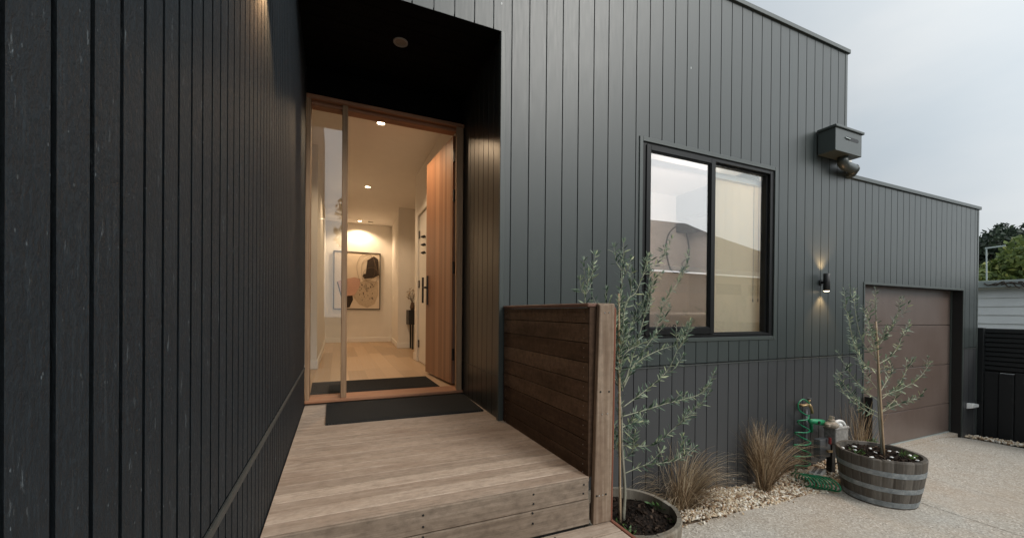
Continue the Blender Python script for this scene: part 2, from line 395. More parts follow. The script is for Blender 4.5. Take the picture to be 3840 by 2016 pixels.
b = NB('charcoal_ribbed_doormat'); v = b.n('ShaderNodeTexWave'); v.inputs['Scale'].default_value = 38; v.inputs['Distortion'].default_value = 1.2; v.bands_direction = 'DIAGONAL'
b.l(b.pos((1, 1, 0)), v.inputs['Vector']); n = b.noise(200, detail=2)
b.col(b.ramp(b.math('ADD', b.math('MULTIPLY', v.outputs['Fac'], .5), b.math('MULTIPLY', n, .5)), [(.3, (.006, .0065, .007)), (.55, (.022, .023, .023)), (.75, (.07, .068, .063))])); b.rough(.95); b.spec(.1)
b.bump(b.math('ADD', v.outputs['Fac'], n), .8, .004); M['matb'] = b.m
M['bark'] = m_wood('olive_bark', [(.14, .13, .10), (.24, .23, .18), (.34, .33, .28)], 'z', .8, 40, .4, boards=False)
M['barkg'] = simple('young_olive_twig', (.30, .31, .22), .7, var=.25, scale=60)
M['bamboo'] = m_wood('bamboo_stake', [(.30, .20, .115), (.42, .30, .19), (.52, .42, .30)], 'z', .5, 18, .15, boards=False)
M['olive'] = m_leaf('olive_leaf', [(0, (.030, .062, .040)), (.35, (.080, .130, .082)), (.68, (.165, .220, .145)), (.9, (.30, .355, .225)), (1, (.45, .48, .25))], .42)
M['sedge'] = m_leaf('bronze_sedge', [(0, (.10, .065, .038)), (.35, (.25, .168, .098)), (.7, (.41, .305, .19)), (1, (.62, .52, .37))], .6)
M['green'] = m_leaf('seedling_green', [(0, (.03, .07, .02)), (.6, (.07, .15, .04)), (1, (.16, .26, .06))], .5)
M['hose'] = simple('green_hose_plastic', (.008, .17, .075), .3, var=.15)
M['sprayg'] = simple('green_spray_gun_plastic', (.02, .27, .12), .35, var=.1)
M['brass'] = simple('aged_brass', (.42, .30, .16), .45, .7, .3, 60)
M['grey'] = simple('grey_cast_metal', (.26, .25, .235), .55, .3, .3, 40)
M['greyd'] = simple('dark_grey_steel', (.085, .09, .095), .5, .2)
M['brick'] = simple('pale_vent_block', (.56, .53, .49), .8, var=.15)
M['copper'] = simple('brown_drip_hose', (.20, .085, .055), .6, var=.25)
M['lampw'] = m_emit('warm_lamp', (1., .78, .50), 22.)
M['lampw2'] = m_emit('warm_lamp_soft', (1., .80, .56), 9.)
b = NB('cream_blind_fabric'); b.col((.82, .75, .62)); b.rough(.8); tl = b.n('ShaderNodeBsdfTranslucent'); tl.inputs[0].default_value = (.90, .80, .64, 1); ms = b.n('ShaderNodeMixShader'); ms.inputs[0].default_value = .5
b.l(b.p.outputs[0], ms.inputs[1]); b.l(tl.outputs[0], ms.inputs[2]); b.l(ms.outputs[0], b.o.inputs[0]); M['cream'] = b.m
M['wboard'] = simple('white_weatherboard', (.76, .79, .79), .55, var=.05, scale=4)
M['fascia'] = simple('grey_metal_fascia', (.34, .39, .38), .4, .2, .08, 5)
M['sleeper'] = None
b = NB('black_painted_sleeper'); n = b.noise(11, (1, 1, .35), 6, .75); k = b.mix(b.ramp(n, [(.63, 0.), (.74, .8)]), (.0065, .0075, .0085), (.075, .075, .068))
b.col(k); b.rough(.7); b.bump(b.noise(30, (3, 3, .2)), .4, .003); M['sleeper'] = b.m
M['slatb'] = simple('black_fence_slat', (.010, .012, .013), .45)
M['bushl'] = m_leaf('bright_bush_leaf', [(0, (.045, .075, .02)), (.45, (.12, .17, .045)), (.8, (.24, .29, .08)), (1, (.42, .44, .14))], .5)
M['pinel'] = m_leaf('dark_pine_foliage', [(0, (.008, .016, .010)), (.5, (.018, .034, .020)), (1, (.045, .070, .036))], .6)
M['trunk'] = simple('dark_trunk', (.06, .045, .035), .9)
b = NB('neighbour_brick'); bt = b.n('ShaderNodeTexBrick'); bt.inputs['Scale'].default_value = 4; b.l(b.pos((1, 1, 1)), bt.inputs['Vector'])
bt.inputs['Color1'].default_value = (.33, .20, .13, 1); bt.inputs['Color2'].default_value = (.40, .26, .17, 1); bt.inputs['Mortar'].default_value = (.42, .38, .33, 1); b.l(bt.outputs[0], b.p.inputs['Base Color']); b.rough(.9); M['nbrick'] = b.m
b = NB('corrugated_roof'); wv = b.n('ShaderNodeTexWave'); wv.inputs['Scale'].default_value = 4; b.l(b.pos(), wv.inputs['Vector']); b.col(b.ramp(b.noise(3), [(.3, (.20, .19, .18)), (.7, (.31, .29, .27))])); b.rough(.5); b.bump(wv.outputs[0], .6, .02); M['nroof'] = b.m
M['nweath'] = simple('beige_weatherboard', (.46, .38, .30), .7, var=.06, scale=3)

# ------------------------------------------------------------------ ground
LW = -.226           # left wall plane
def slope(x): return G if x < 7.2 else G-.095*min(1., (x-7.2)/1.0)
mb = MB()
ground = MB(); n = 20
xs = np.linspace(-60, 160, n+1); ys = np.linspace(-120, 60, n+1)
for i in range(n):
    for j in range(n): ground.face([(xs[i], ys[j], G-.13), (xs[i+1], ys[j], G-.13), (xs[i+1], ys[j+1], G-.13), (xs[i], ys[j+1], G-.13)])
tag(ground.build('ground', simple('bare_earth_ground', (.17, .15, .11), .9, var=.3, scale=2)), kind='structure')
def edge_y(x): return -.285-.045*(x-2.6)/1.6       # driveway edge along the gravel bed
drv = MB()
def slab(poly):      # poly of (x, y), extruded .1 down
    b_ = [(x, y, slope(x)-.1) for x, y in poly]; t_ = [(x, y, slope(x)) for x, y in poly]; drv.hexa(b_, t_, .5)
slab([(1.2, -9), (4.526, -9), (4.526, edge_y(4.526)), (1.2, edge_y(1.2))])
slab([(4.534, -9), (5.30, -9), (5.30, edge_y(5.3)), (4.534, edge_y(4.534))])
slab([(5.30, -9), (7.2, -9), (7.2, .022), (5.30, .022)])
slab([(7.2, -9), (8.06, -9), (7.9, -.5), (7.74, -.012), (7.645, .022), (7.2, .022)])
tag(drv.build('driveway', M['conc'], bevel=.004), kind='structure')
th = MB(); th.box(5.33, 7.66, .03, .16, G-.1, G+.004, .5)
tag(th.build('garage_threshold', M['conc2']), kind='structure')

# gravel beds
def stones(name, pts, size, mat):
    t = (1+5**.5)/2
    iv = np.array([(-1,t,0),(1,t,0),(-1,-t,0),(1,-t,0),(0,-1,t),(0,1,t),(0,-1,-t),(0,1,-t),(t,0,-1),(t,0,1),(-t,0,-1),(-t,0,1)])/1.9
    ifc = [(0,11,5),(0,5,1),(0,1,7),(0,7,10),(0,10,11),(1,5,9),(5,11,4),(11,10,2),(10,7,6),(7,1,8),(3,9,4),(3,4,2),(3,2,6),(3,6,8),(3,8,9),(4,9,5),(2,4,11),(6,2,10),(8,6,7),(9,8,1)]
    q = np.random.RandomState(3); mb = MB()
    for p in pts:
        s = size*(.55+.8*q.rand()**1.5)
        A = q.randn(3, 3); Q, _ = np.linalg.qr(A)
        V = (iv*(1+.25*q.randn(12, 1)))*np.array([1.25, .85, .62])*s
        V = V@Q.T; V[:, 2] *= .85
        mb.add(V+np.array(p), ifc, q.rand())
    return mb.build(name, mat)
q = np.random.RandomState(11); pts = []
for _ in range(11000):
    x = 1.15+4.25*q.rand(); e = edge_y(x)-.012+.012*math.sin(x*9); y = e+(-.004-e)*q.rand()**1.12
    h = .018*math.sin(x*3.1)+.012*math.sin(x*7+y*11)+.03*max(0, (y-e)/.26)
    pts.append((x, y, G+.004+h+.012*q.rand()))
for _ in range(60):   # strays on the concrete edge
    x = 2.2+2.2*q.rand(); pts.append((x, edge_y(x)-.06*q.rand()**2, G+.006))
tag(stones('gravel_bed', pts, .0115, M['gravel']), 'cream and brown pebble bed between the driveway and the front wall', 'gravel', kind='stuff')
bs = MB(); bs.hexa([(1.1, edge_y(1.1), G-.1), (5.32, edge_y(5.32), G-.1), (5.32, .05, G-.1), (1.1, .05, G-.1)], [(1.1, edge_y(1.1), G-.006), (5.32, edge_y(5.32), G-.006), (5.32, .05, G+.012), (1.1, .05, G+.012)], .4)
tag(bs.build('bed_soil', M['bedsoil']), kind='structure')
pts = []
for _ in range(520):
    t = q.rand(); x0, y0 = 7.74+.42*t, -.03-.72*t
    pts.append((x0+.16*q.rand(), y0+.1*q.rand(), slope(x0)+.004+.02*q.rand()))
tag(stones('gravel_strip', pts, .017, M['gravel']), 'narrow strip of loose pebbles along the foot of the black fence', 'gravel', kind='stuff')

# ------------------------------------------------------------------ house shell
house = empty('house', (3, 1, G), 'dark green grey timber clad house with recessed porch and attached garage', 'house')
AX = 1.0; DY = .98; SO = 1.88; UX = 4.955; UZ = 2.80; RX = 8.10; RZ = 1.492; JZ = -.424
gx = [1.074+.133*k for k in range(-12, 55)]
win_hole = (2.2, 3.805, -.205, 1.37); gar_hole = (5.335, 7.66, -3, .345)
mb = MB()
panel(mb, 'y', 0., -1, [g for g in gx if g < UX-.012], .0085, .009, LW, UX, JZ+.0005, UZ, [win_hole, (LW-1, AX, -9, SO)], JZ)
panel(mb, 'y', 0., -1, [g for g in gx if UX+.02 < g < RX-.03], .0085, .009, UX, RX, JZ+.0005, RZ, [gar_hole], JZ)
fw = mb.build('front_wall', M['paint'], house)
mb = MB()
panel(mb, 'y', 0., -1, [g for g in gx if AX < g < 5.32], .0085, .009, AX, gar_hole[0], G-.2, JZ)
mb.build('lower_wall', M['paint2'], house); mb = MB()
panel(mb, 'y', 0., -1, [g for g in gx if 7.67 < g < RX-.03], .0085, .009, gar_hole[1], RX, G-.2, JZ)
mb.build('lower_wall', M['paint2'], house)
# returns at the edges of the two volumes
for bb in ((UX-.035, UX+.004, -.004, 6, RZ+.0, UZ), (RX-.03, RX+.004, -.004, 6, G-.2, RZ-.02), (AX-.006, AX+.026, -.006, .03, DK-.12, SO-.001)):
    mb = MB(); mb.box(*bb, .5); mb.build('corner_trim', M['trim'], house, bevel=.002)
for (xa, xb, z) in ((LW, UX+.028, UZ), (UX-.0, RX+.028, RZ)):
    mb = MB(); mb.hexa([(xa, -.020, z-.024), (xb, -.020, z-.024), (xb, 6, z-.024), (xa, 6, z-.024)], [(xa, -.020, z+.018), (xb, -.020, z+.018), (xb, 6, z+.026), (xa, 6, z+.026)], .5); mb.build('roof_flashing', M['trim'], house, bevel=.003)
for xa, xb in ((AX+.03, 5.30), (7.69, RX-.045)):
    jz = MB(); jz.box(xa, xb, -.007, .003, JZ-.012, JZ-.001, .5); jz.build('wall_flashing', M['joint'], house)
# left wall (rough sawn ply), facing +x
mb = MB()
D_ = .016                      # grooves shaped undercut to look dark: each far lip leans back into the board
gy = [-2.081+.0598*k for k in range(-30, 52)]
for k in range(len(gy)-1):
    a, b_ = gy[k]+.0042, min(gy[k+1]-.0042, DY+.06); rr = rng.random()
    for (p, q_) in ((G-.12, -.430), (-.421, 3.2)):
        mb.face([(LW, a, p), (LW, b_, p), (LW, b_, q_), (LW, a, q_)], rr)
        mb.face([(LW, a, p), (LW, a, q_), (LW-D_, a+D_, q_), (LW-D_, a+D_, p)], rr)
        mb.face([(LW, b_, p), (LW-D_, b_, p), (LW-D_, b_, q_), (LW, b_, q_)], rr)
mb.face([(LW-D_, -3.6, G-.12), (LW-D_, DY+.06, G-.12), (LW-D_, DY+.06, 3.2), (LW-D_, -3.6, 3.2)], .5)
mb.box(LW-.25, LW-.02, -3.6, DY+.02, G-.1, 3.2, .5)
mb.build('side_wall', M['ply'], house)
jz = MB(); jz.box(LW-.003, LW+.006, -3.5, DY-.012, -.443, -.431, .5); jz.build('side_wall_flashing', M['joint'], house)
# porch: right wall, slightly out of square, soffit, wall above door
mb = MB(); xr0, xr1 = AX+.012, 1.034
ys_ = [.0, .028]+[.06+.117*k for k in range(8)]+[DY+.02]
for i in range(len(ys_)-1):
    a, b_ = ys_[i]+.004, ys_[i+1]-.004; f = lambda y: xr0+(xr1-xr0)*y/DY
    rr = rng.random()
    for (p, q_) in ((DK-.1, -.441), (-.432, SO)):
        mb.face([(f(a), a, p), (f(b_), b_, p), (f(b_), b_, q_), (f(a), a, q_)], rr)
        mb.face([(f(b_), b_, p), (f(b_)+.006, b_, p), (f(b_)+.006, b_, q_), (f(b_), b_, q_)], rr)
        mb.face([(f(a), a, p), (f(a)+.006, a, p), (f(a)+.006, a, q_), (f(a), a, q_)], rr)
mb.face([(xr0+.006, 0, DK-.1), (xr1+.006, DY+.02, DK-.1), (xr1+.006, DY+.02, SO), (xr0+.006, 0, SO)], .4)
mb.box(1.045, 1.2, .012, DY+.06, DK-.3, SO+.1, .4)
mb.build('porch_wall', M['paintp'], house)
jz = MB(); jz.hexa([(xr0-.006, .03, -.4415), (xr0+.004, .03, -.4415), (xr1+.004, DY-.01, -.4415), (xr1-.006, DY-.01, -.4415)], [(xr0-.006, .03, -.432), (xr0+.004, .03, -.432), (xr1+.004, DY-.01, -.432), (xr1-.006, DY-.01, -.432)], .5)
jz.build('porch_wall_flashing', M['joint'], house)
mb = MB()
for k in range(9): mb.box(LW, 1.06, .008+.117*k, .008+.117*k+.112, SO, SO+.02, rng.random())
mb.box(LW, 1.06, .012, DY+.1, SO+.021, SO+.25, .3)
mb.build('porch_ceiling', M['black'], house)
mb = MB(); mb.box(LW, 1.05, DY+.002, DY+.09, 1.668, SO-.001, .5); mb.build('porch_back_wall', M['black'], house)
# unseen roof slabs, added to block light so the inside stays dark
mb = MB(); mb.box(LW-.2, UX-.04, .05, 8, UZ-.2, UZ-.06, .5); mb.box(UX-.03, RX-.04, .05, 6, RZ-.2, RZ-.06, .5); mb.build('roof', M['trim'], house)

# door frame
fr = MB()
fr.box(LW+.002, -.192, DY-.03, DY+.11, -.70, 1.665, .3)          # left jamb
fr.hexa([(.972, DY-.03, -.70), (1.022, DY-.03, -.70), (1.030, DY+.11, -.70), (.999, DY+.11, -.70)], [(.955, DY-.03, 1.665), (1.022, DY-.03, 1.665), (1.030, DY+.11, 1.665), (.990, DY+.11, 1.665)], .7)
df = fr.build('door_frame', M['frame'], house, bevel=.003)
hd = MB(); hd.box(LW+.002, 1.03, DY-.034, DY+.11, 1.634, 1.666, .4); hd.box(-.19, .965, DY+.01, DY+.105, 1.606, 1.6335, .5)
hd.build('head', M['frame_x'], df, bevel=.003)
sl_ = MB(); sl_.hexa([(LW+.002, DY-.045, -.712), (1.03, DY-.045, -.712), (1.03, DY+.13, -.712), (LW+.002, DY+.13, -.712)], [(LW+.002, DY-.045, -.690), (1.03, DY-.045, -.690), (1.03, DY+.13, -.676), (LW+.002, DY+.13, -.676)], .5)
sl_.build('sill', M['frame_x'], df, bevel=.003)
ml = MB(); ml.box(.031, .073, DY-.02, DY+.10, -.688, 1.634, .4); ml.build('mullion', M['frame'], df, bevel=.003)
gp = MB(); gp.box(-.193, .032, DY+.048, DY+.054, -.678, 1.606, .5); gp.build('sidelight', M['glass'], house)
# cedar door, hinged on the right, swung inwards
hx, hy = .985, 1.165; tx, ty = .918, 2.03
dv = Vector((tx-hx, ty-hy, 0)); dlen = dv.length; dn = dv.normalized(); pn = Vector((dn.y, -dn.x, 0))     # pn points to +x (back)
de = MB(); nst = 15
for k in range(nst):
    a = Vector((hx, hy, 0))+dn*(dlen*k/nst+.0006); b_ = Vector((hx, hy, 0))+dn*(dlen*(k+1)/nst-.0006)
    th_ = pn*.012
    de.hexa([(a.x, a.y, -.668), (b_.x, b_.y, -.668), (b_.x+th_.x, b_.y+th_.y, -.668), (a.x+th_.x, a.y+th_.y, -.668)],
            [(a.x, a.y, 1.645), (b_.x, b_.y, 1.645), (b_.x+th_.x, b_.y+th_.y, 1.645), (a.x+th_.x, a.y+th_.y, 1.645)], rng.random())
door = de.build('entry_door', M['cedar'], house)
ed = MB(); a = Vector((hx, hy, 0))+pn*.0125; b_ = Vector((tx, ty, 0))+pn*.0125; th_ = pn*.03
ed.hexa([(a.x, a.y, -.668), (b_.x, b_.y, -.668), (b_.x+th_.x, b_.y+th_.y, -.668), (a.x+th_.x, a.y+th_.y, -.668)],
        [(a.x, a.y, 1.645), (b_.x, b_.y, 1.645), (b_.x+th_.x, b_.y+th_.y, 1.645), (a.x+th_.x, a.y+th_.y, 1.645)], .4)
ed.build('door_core', M['cedar_edge'], door, bevel=.002)
for (z0, z1) in ((1.40, 1.51), (1.03, 1.14), (.36, .47), (-.45, -.34)):
    hg = MB(); hg.box(hx+.002, hx+.026, hy-.012, hy-.001, z0, z1, .5); hg.tube([(hx+.012, hy-.016, z0), (hx+.012, hy-.016, z1)], .009, 8); hg.build('hinge', M['blk'], door)
hh = MB(); p = Vector((hx, hy, 0))+dn*(dlen-.065)-pn*.004
hh.beam((p.x, p.y, .08), (p.x, p.y, .40), .045, .012, up=(1, 0, 0)); pp = p-pn*.05
hh.tube([(p.x, p.y, .27), (pp.x, pp.y, .27), (pp.x-dn.x*.11, pp.y-dn.y*.11, .265)], .010, 8)
hh.tube([(pp.x, pp.y, .10), (pp.x, pp.y, .38)], .011, 8)
hh.build('door_handle', M['blk'], door)

# window
wf = MB(); x0, x1, z0, z1 = 2.205, 3.80, -.20, 1.365
def ring(mb, x0, x1, z0, z1, wl, wr, wb, wt, ya, yb, r=.5):
    mb.box(x0, x0+wl, ya, yb, z0, z1, r); mb.box(x1-wr, x1, ya, yb, z0, z1, r)
    mb.box(x0+wl, x1-wr, ya+.0006, yb, z0, z0+wb, r); mb.box(x0+wl, x1-wr, ya+.0006, yb, z1-wt, z1, r)
ring(wf, x0, x1, z0, z1, .055, .05, .03, .035, .004, .10)
window = wf.build('window', M['alu'], house, bevel=.002)
ss = MB(); ring(ss, 2.245, 3.012, -.168, 1.345, .045, .05, .055, .04, -.006, .035); ring(ss, 2.287, 2.965, -.117, 1.308, .010, .010, .012, .012, .004, .034)
ss.build('sash', M['alu'], window, bevel=.002)
fx = MB(); ring(fx, 3.013, 3.752, -.172, 1.333, .022, .022, .014, .016, .03, .075); fx.build('fixed_light', M['alu'], window, bevel=.002)
p1 = MB(); p1.box(2.29, 2.962, .016, .021, -.112, 1.304, .5); p1.build('pane', M['glassl'], window)
p2 = MB(); p2.box(3.033, 3.732, .050, .055, -.160, 1.32, .5); p2.build('pane', M['glassw'], window)
lt = MB(); c_ = onY(2526, 1226, -.004); lt.tube([(c_[0]-.012, -.012, c_[2]-.02), (c_[0]-.012, -.012, c_[2]+.012), (c_[0]-.006, -.012, c_[2]+.02), (c_[0]+.006, -.012, c_[2]+.02), (c_[0]+.012, -.012, c_[2]+.012), (c_[0]+.012, -.012, c_[2]-.02)], .0035, 6); lt.build('latch', M['alu'], window)
wt = MB(); ring(wt, 2.172, 3.832, -.232, 1.40, .034, .033, .033, .036, -.009, .003); wt.build('window_trim', M['trim'], window, bevel=.002)

# garage door and its reveal
gd = MB(); zs = [G+.012, -1.18, -.648, -.117, .36]
for k in range(4):
    gd.box(5.29, 7.70, .118, .15, zs[k]+.003, zs[k+1]-.003, .5)
gar = gd.build('garage_door', M['garage'], house, bevel=.004)
gs = MB(); gs.box(5.33, 7.655, .108, .116, G+.005, G+.017, .5); gs.build('bottom_seal', M['fascia'], gar)
bk = MB(); bk.box(5.29, 7.7, .152, .16, G, .36, .5); bk.build('door_backing', M['blk'], gar)
rv = MB(); rv.box(7.6615, 7.70, .004, .30, G-.1, .3445, .5); rv.box(5.29, 5.3335, .004, .30, G-.1, .3445, .5); rv.box(5.29, 7.70, .004, .30, .3465, .40, .5)
rv.build('garage_reveal', M['blk'], house)
gt = MB(); gt.box(5.312, 7.686, -.006, .006, .347, .372, .5); gt.box(5.312, 5.334, -.006, .006, G, .3465, .5); gt.box(7.662, 7.686, -.006, .006, G-.02, .3465, .5)
gt.box(7.652, 7.661, .100, .117, G, .345, .5); gt.build('garage_trim', M['trim'], house, bevel=.001)

# ------------------------------------------------------------------ hall seen through the door
def struct(name, mb, m, **k): return tag(mb.build(name, m, **k), kind='structure')
mb = MB(); q = random.Random(5); x = -2.4
while x < 2.7:
    y = 1.06-q.random()
    while y < 7.4:
        l_ = .9+1.3*q.random(); mb.face([(x+.001, max(1.05, y), FL), (x+.179, max(1.05, y), FL), (x+.179, max(1.06, min(7.4, y+l_)), FL), (x+.001, max(1.06, min(7.4, y+l_)), FL)], q.random()); y += l_+.002
    x += .18
mb.box(-2.5, 2.8, 1.04, 7.5, FL-.1, FL-.002, .2); struct('hall_floor', mb, M['oak'])
mb = MB(); mb.box(-2.5, 2.8, 1.07, 7.5, CE, CE+.1); struct('hall_ceiling', mb, M['ceil'])
BY = 7.135
mb = MB(); mb.box(-.9, 2.7, BY, BY+.1, FL, CE); struct('hall_back_wall', mb, M['wallw'])
mb = MB(); mb.box(-.33, -.217, 2.80, 5.13, FL, CE); mb.box(-.36, -.236, 5.20, BY-.001, FL, CE); mb.box(-2.4, -.331, 2.80, 2.9, FL, CE)
mb.box(-2.5, -2.4, 1.0, 2.9, FL, CE); mb.box(-2.4, LW-.02, .96, 1.06, FL, CE); mb.box(-.34, -.33, 5.131, 5.199, FL, CE); struct('hall_left_wall', mb, M['wallw'])
mb = MB(); mb.box(1.045, 1.15, 1.05, 2.42, FL, CE); mb.box(1.045, 1.15, 3.20, 3.46, FL, CE); mb.box(1.045, 1.15, 2.42, 3.20, 1.345, CE)
mb.hexa([(1.062, 5.33, FL), (1.3, 5.33, FL), (1.4, BY, FL), (1.164, BY-.001, FL)], [(1.062, 5.33, CE), (1.3, 5.33, CE), (1.4, BY, CE), (1.164, BY-.001, CE)])
mb.box(1.301, 2.7, 5.33, 5.4, FL, CE); mb.box(2.6, 2.7, 3.4, 5.33, FL, CE); mb.box(1.151, 2.7, 3.36, 3.46, FL, CE)
mb.box(1.152, 2.2, 2.3, 2.42, FL, CE); mb.box(2.1, 2.2, 2.42, 3.36, FL, CE)
mb.box(.99, 1.2, 1.07, 1.3, 1.70, CE); mb.box(-2.4, 1.2, 1.071, 1.09, 1.66, CE); struct('hall_right_wall', mb, M['wallw'])
mb = MB(); s_ = .105
mb.box(-.235, 1.15, BY-.014, BY-.001, FL, FL+s_); mb.box(-.216, -.203, 2.80, 5.13, FL, FL+s_); mb.box(-.235, -.222, 5.2, BY-.015, FL, FL+s_); mb.box(-1.5, -.203, 2.787, 2.799, FL, FL+s_)
mb.hexa([(1.048, 5.317, FL), (1.062, 5.317, FL), (1.164, BY-.015, FL), (1.150, BY-.015, FL)], [(1.048, 5.317, FL+s_), (1.062, 5.317, FL+s_), (1.164, BY-.015, FL+s_), (1.150, BY-.015, FL+s_)])
mb.box(1.063, 2.4, 5.317, 5.329, FL, FL+s_); mb.box(1.031, 1.044, 3.23, 3.472, FL, FL+s_); mb.box(1.045, 1.2, 3.461, 3.473, FL, FL+s_)
struct('skirting', mb, M['skirt'], bevel=.004)
# white side door with casing on the right of the hall
cs = MB(); cs.box(1.026, 1.044, 3.17, 3.235, FL, 1.40); cs.box(1.026, 1.044, 2.385, 2.45, FL, 1.40); cs.box(1.026, 1.044, 2.451, 3.169, 1.335, 1.40); cs.box(1.046, 1.15, 3.165, 3.199, FL, 1.344)
side = empty('side_door', (1.04, 2.85, FL), 'white internal door with black hinges on the right of the hall', 'door')
cs.build('casing', M['skirt'], side, bevel=.003)
lf = MB(); lf.box(1.05, 1.088, 2.46, 3.155, FL+.008, 1.33); leaf = lf.build('leaf', M['skirt'], side, bevel=.002)
for z in (1.02, .335, -.49):
    h = MB(); h.box(1.040, 1.049, 3.10, 3.168, z, z+.10); h.build('hinge', M['blk'], side); h = MB(); h.box(1.0385, 1.0398, 3.118, 3.15, z+.02, z+.08); h.build('hinge_plate', M['grey'], side)
rk = empty('coat_rack', (1.02, 2.62, .75), 'black coat hooks in a column on the white internal door', 'coat rack')
for z in (.985, .88, .775):
    h = MB(); p = onX(1588, 884+(.985-z)/.105*31, 1.03); h.beam((1.05, p[1], z+.01), (1.015, p[1]+.05, z), .03, .014); h.beam((1.05, p[1]-.06, z-.01), (1.015, p[1]-.02, z-.02), .03, .012); h.build('hook', M['blk'], rk)

# recessed ceiling lights, each with its own lamp
for k, (x, y, lab) in enumerate(((.41, 1.90, 'small lit round ceiling light just inside the front door'), (.435, 4.23, 'small lit round ceiling light halfway down the hall'), (.444, 6.84, 'small lit round ceiling light in front of the far wall'))):
    t = empty('ceiling_light', (x, y, CE), lab, 'ceiling light', 'recessed lights along the hall ceiling')
    b1 = MB(); b1.lathe((x, y, CE), [(.052, -.001), (.052, -.006), (.038, -.007), (.036, .0)], 28); b1.build('trim_ring', M['skirt'], t, smooth=True)
    b2 = MB(); b2.lathe((x, y, CE), [(.037, -.003), (.001, -.003)], 28); b2.build('diffuser', M['lampw'], t)
    ld = bpy.data.lights.new('hall_spot', 'SPOT'); ld.energy = (64, 56, 58)[k]; ld.color = (1., .71, .44); ld.spot_size = R(142); ld.spot_blend = .45; ld.shadow_soft_size = .03
    lo = bpy.data.objects.new('hall_spot', ld); C.objects.link(lo); lo.parent = t; lo.location = (0, 0, -.02)
# smoke alarm and light switch
t = MB(); t.lathe((.666, 6.85, CE), [(.001, -.03), (.04, -.03), (.055, -.02), (.055, 0)], 24); tag(t.build('smoke_alarm', M['skirt'], smooth=True), 'round smoke alarm on the hall ceiling by the far wall', 'smoke alarm')
t = MB(); t.box(1.125, 1.134, 6.56, 6.63, .22, .335); t.box(1.119, 1.1245, 6.58, 6.61, .26, .295); tag(t.build('light_switch', M['skirt'], bevel=.002), 'small white light switch plate beside the framed picture', 'light switch')

# framed picture on the back wall
art = empty('framed_picture', (.41, BY-.02, .04), 'black framed abstract print with a dark brown shape and thin line loops', 'picture')
ax0, ax1, az0, az1 = -.075, .905, .043, 1.325; yb = BY-.035
f = MB(); ring(f, ax0, ax1, az0, az1, .018, .018, .018, .018, yb-.012, BY-.002); f.build('frame', M['blk'], art)
f = MB(); f.box(ax0+.018, ax1-.018, yb, yb+.006, az0+.018, az1-.018); f.build('print', simple('print_paper', (.66, .57, .46), .8, var=.05, scale=4), art)
def shape(name, pts, mat, y): 
    f = MB(); P = [onY(1200+a/2.7033, 750+b_/2.704, y) for a, b_ in pts]; f.hexa([(p[0], y, p[2]) for p in P], [(p[0], y-.002, p[2]) for p in P], .5); return f.build(name, mat, art)
brown = simple('dark_brown_ink', (.030, .018, .011), .8); pink = simple('dusty_pink_ink', (.52, .32, .25), .8, var=.05); tanp = simple('tan_ink', (.47, .38, .28), .8)
def loop(cx, cz, rx, rz, rot, n=36, wob=0.):
    return [(cx+rx*math.cos(a)*math.cos(rot)-rz*math.sin(a)*math.sin(rot)+wob*math.sin(3*a), cz+rx*math.cos(a)*math.sin(rot)+rz*math.sin(a)*math.cos(rot)) for a in [2*math.pi*k/n for k in range(n)]]
shape('pale_patch', [(340, 985), (330, 930), (380, 850), (470, 800), (585, 830), (590, 960), (555, 1050), (480, 1090), (400, 1060)], tanp, yb-.003)
shape('grey_patch', [(170, 830), (215, 815), (330, 960), (335, 1010), (300, 1085), (275, 1090), (215, 990)], brown, yb-.003)
shape('pink_patch', [(180, 820), (260, 800), (350, 780), (410, 800), (400, 880), (350, 965), (260, 970), (215, 950)], pink, yb-.006)
shape('brown_patch', [(430, 770), (440, 750), (465, 745), (480, 610), (545, 570), (590, 600), (598, 760), (540, 790), (450, 797)], brown, yb-.010)
f = MB()
for (cx, cz, rx, rz, ro, wb) in ((478, 720, 100, 180, -.08, 6), (490, 700, 70, 125, .25, 8), (520, 760, 80, 75, .1, 5)):
    P = [onY(1200+a/2.7033, 750+b_/2.704, yb-.0135) for a, b_ in loop(cx, cz, rx, rz, ro, 40, wb)]; f.tube(P+[P[0]], .0032, 4)
f.build('ink_loops', simple('thin_brown_line', (.16, .11, .075), .8), art)
f = MB(); q = random.Random(4)
for k in range(34):
    a, b_ = 395+150*q.random(), 840+185*q.random(); P = onY(1200+a/2.7033, 750+b_/2.704, yb-.006); f = MB(); f.box(P[0]-.005, P[0]+.005, yb-.007, yb-.0055, P[2]-.016, P[2]+.016); f.build('brush_mark', brown, art)
# console with a vase of twigs
cn = empty('console_table', (1.4, 5.1, FL), 'narrow black console table in the side recess of the hall', 'console')
f = MB(); f.box(1.21, 2.0, 5.0, 5.3, -.236, .035); f.build('drawer_box', M['blk'], cn, bevel=.004)
for x_ in (1.275, 1.93):
    for y_ in (5.03, 5.27): f = MB(); f.box(x_, x_+.025, y_-.012, y_+.012, FL, -.237); f.build('leg', M['blk'], cn)
vs = empty('vase', (1.30, 5.15, .036), 'vase of dry brown twigs on the black console', 'vase')
f = MB(); f.lathe((1.30, 5.15, .036), [(.001, 0), (.035, 0), (.05, .05), (.03, .12), (.032, .14)], 20); f.build('pot', simple('brown_vase', (.10, .06, .04), .5), vs, smooth=True)
f = MB(); q = random.Random(8); lf = MB()
for k in range(14):
    e = (1.30+.16*(q.random()-.62), 5.15+.16*(q.random()-.5), .26+.16*q.random()); f.tube([(1.30, 5.15, .15), ((1.30+e[0])/2, (5.15+e[1])/2, e[2]*.75+.03), e], .0025, 4)
    for _ in range(5): a = Vector(e)+Vector((q.uniform(-.03, .03), q.uniform(-.03, .03), q.uniform(-.06, .02))); lf.face([a, a+Vector((.016, .004, .008)), a+Vector((.02, 0, .02)), a+Vector((.004, .006, .014))], q.random())
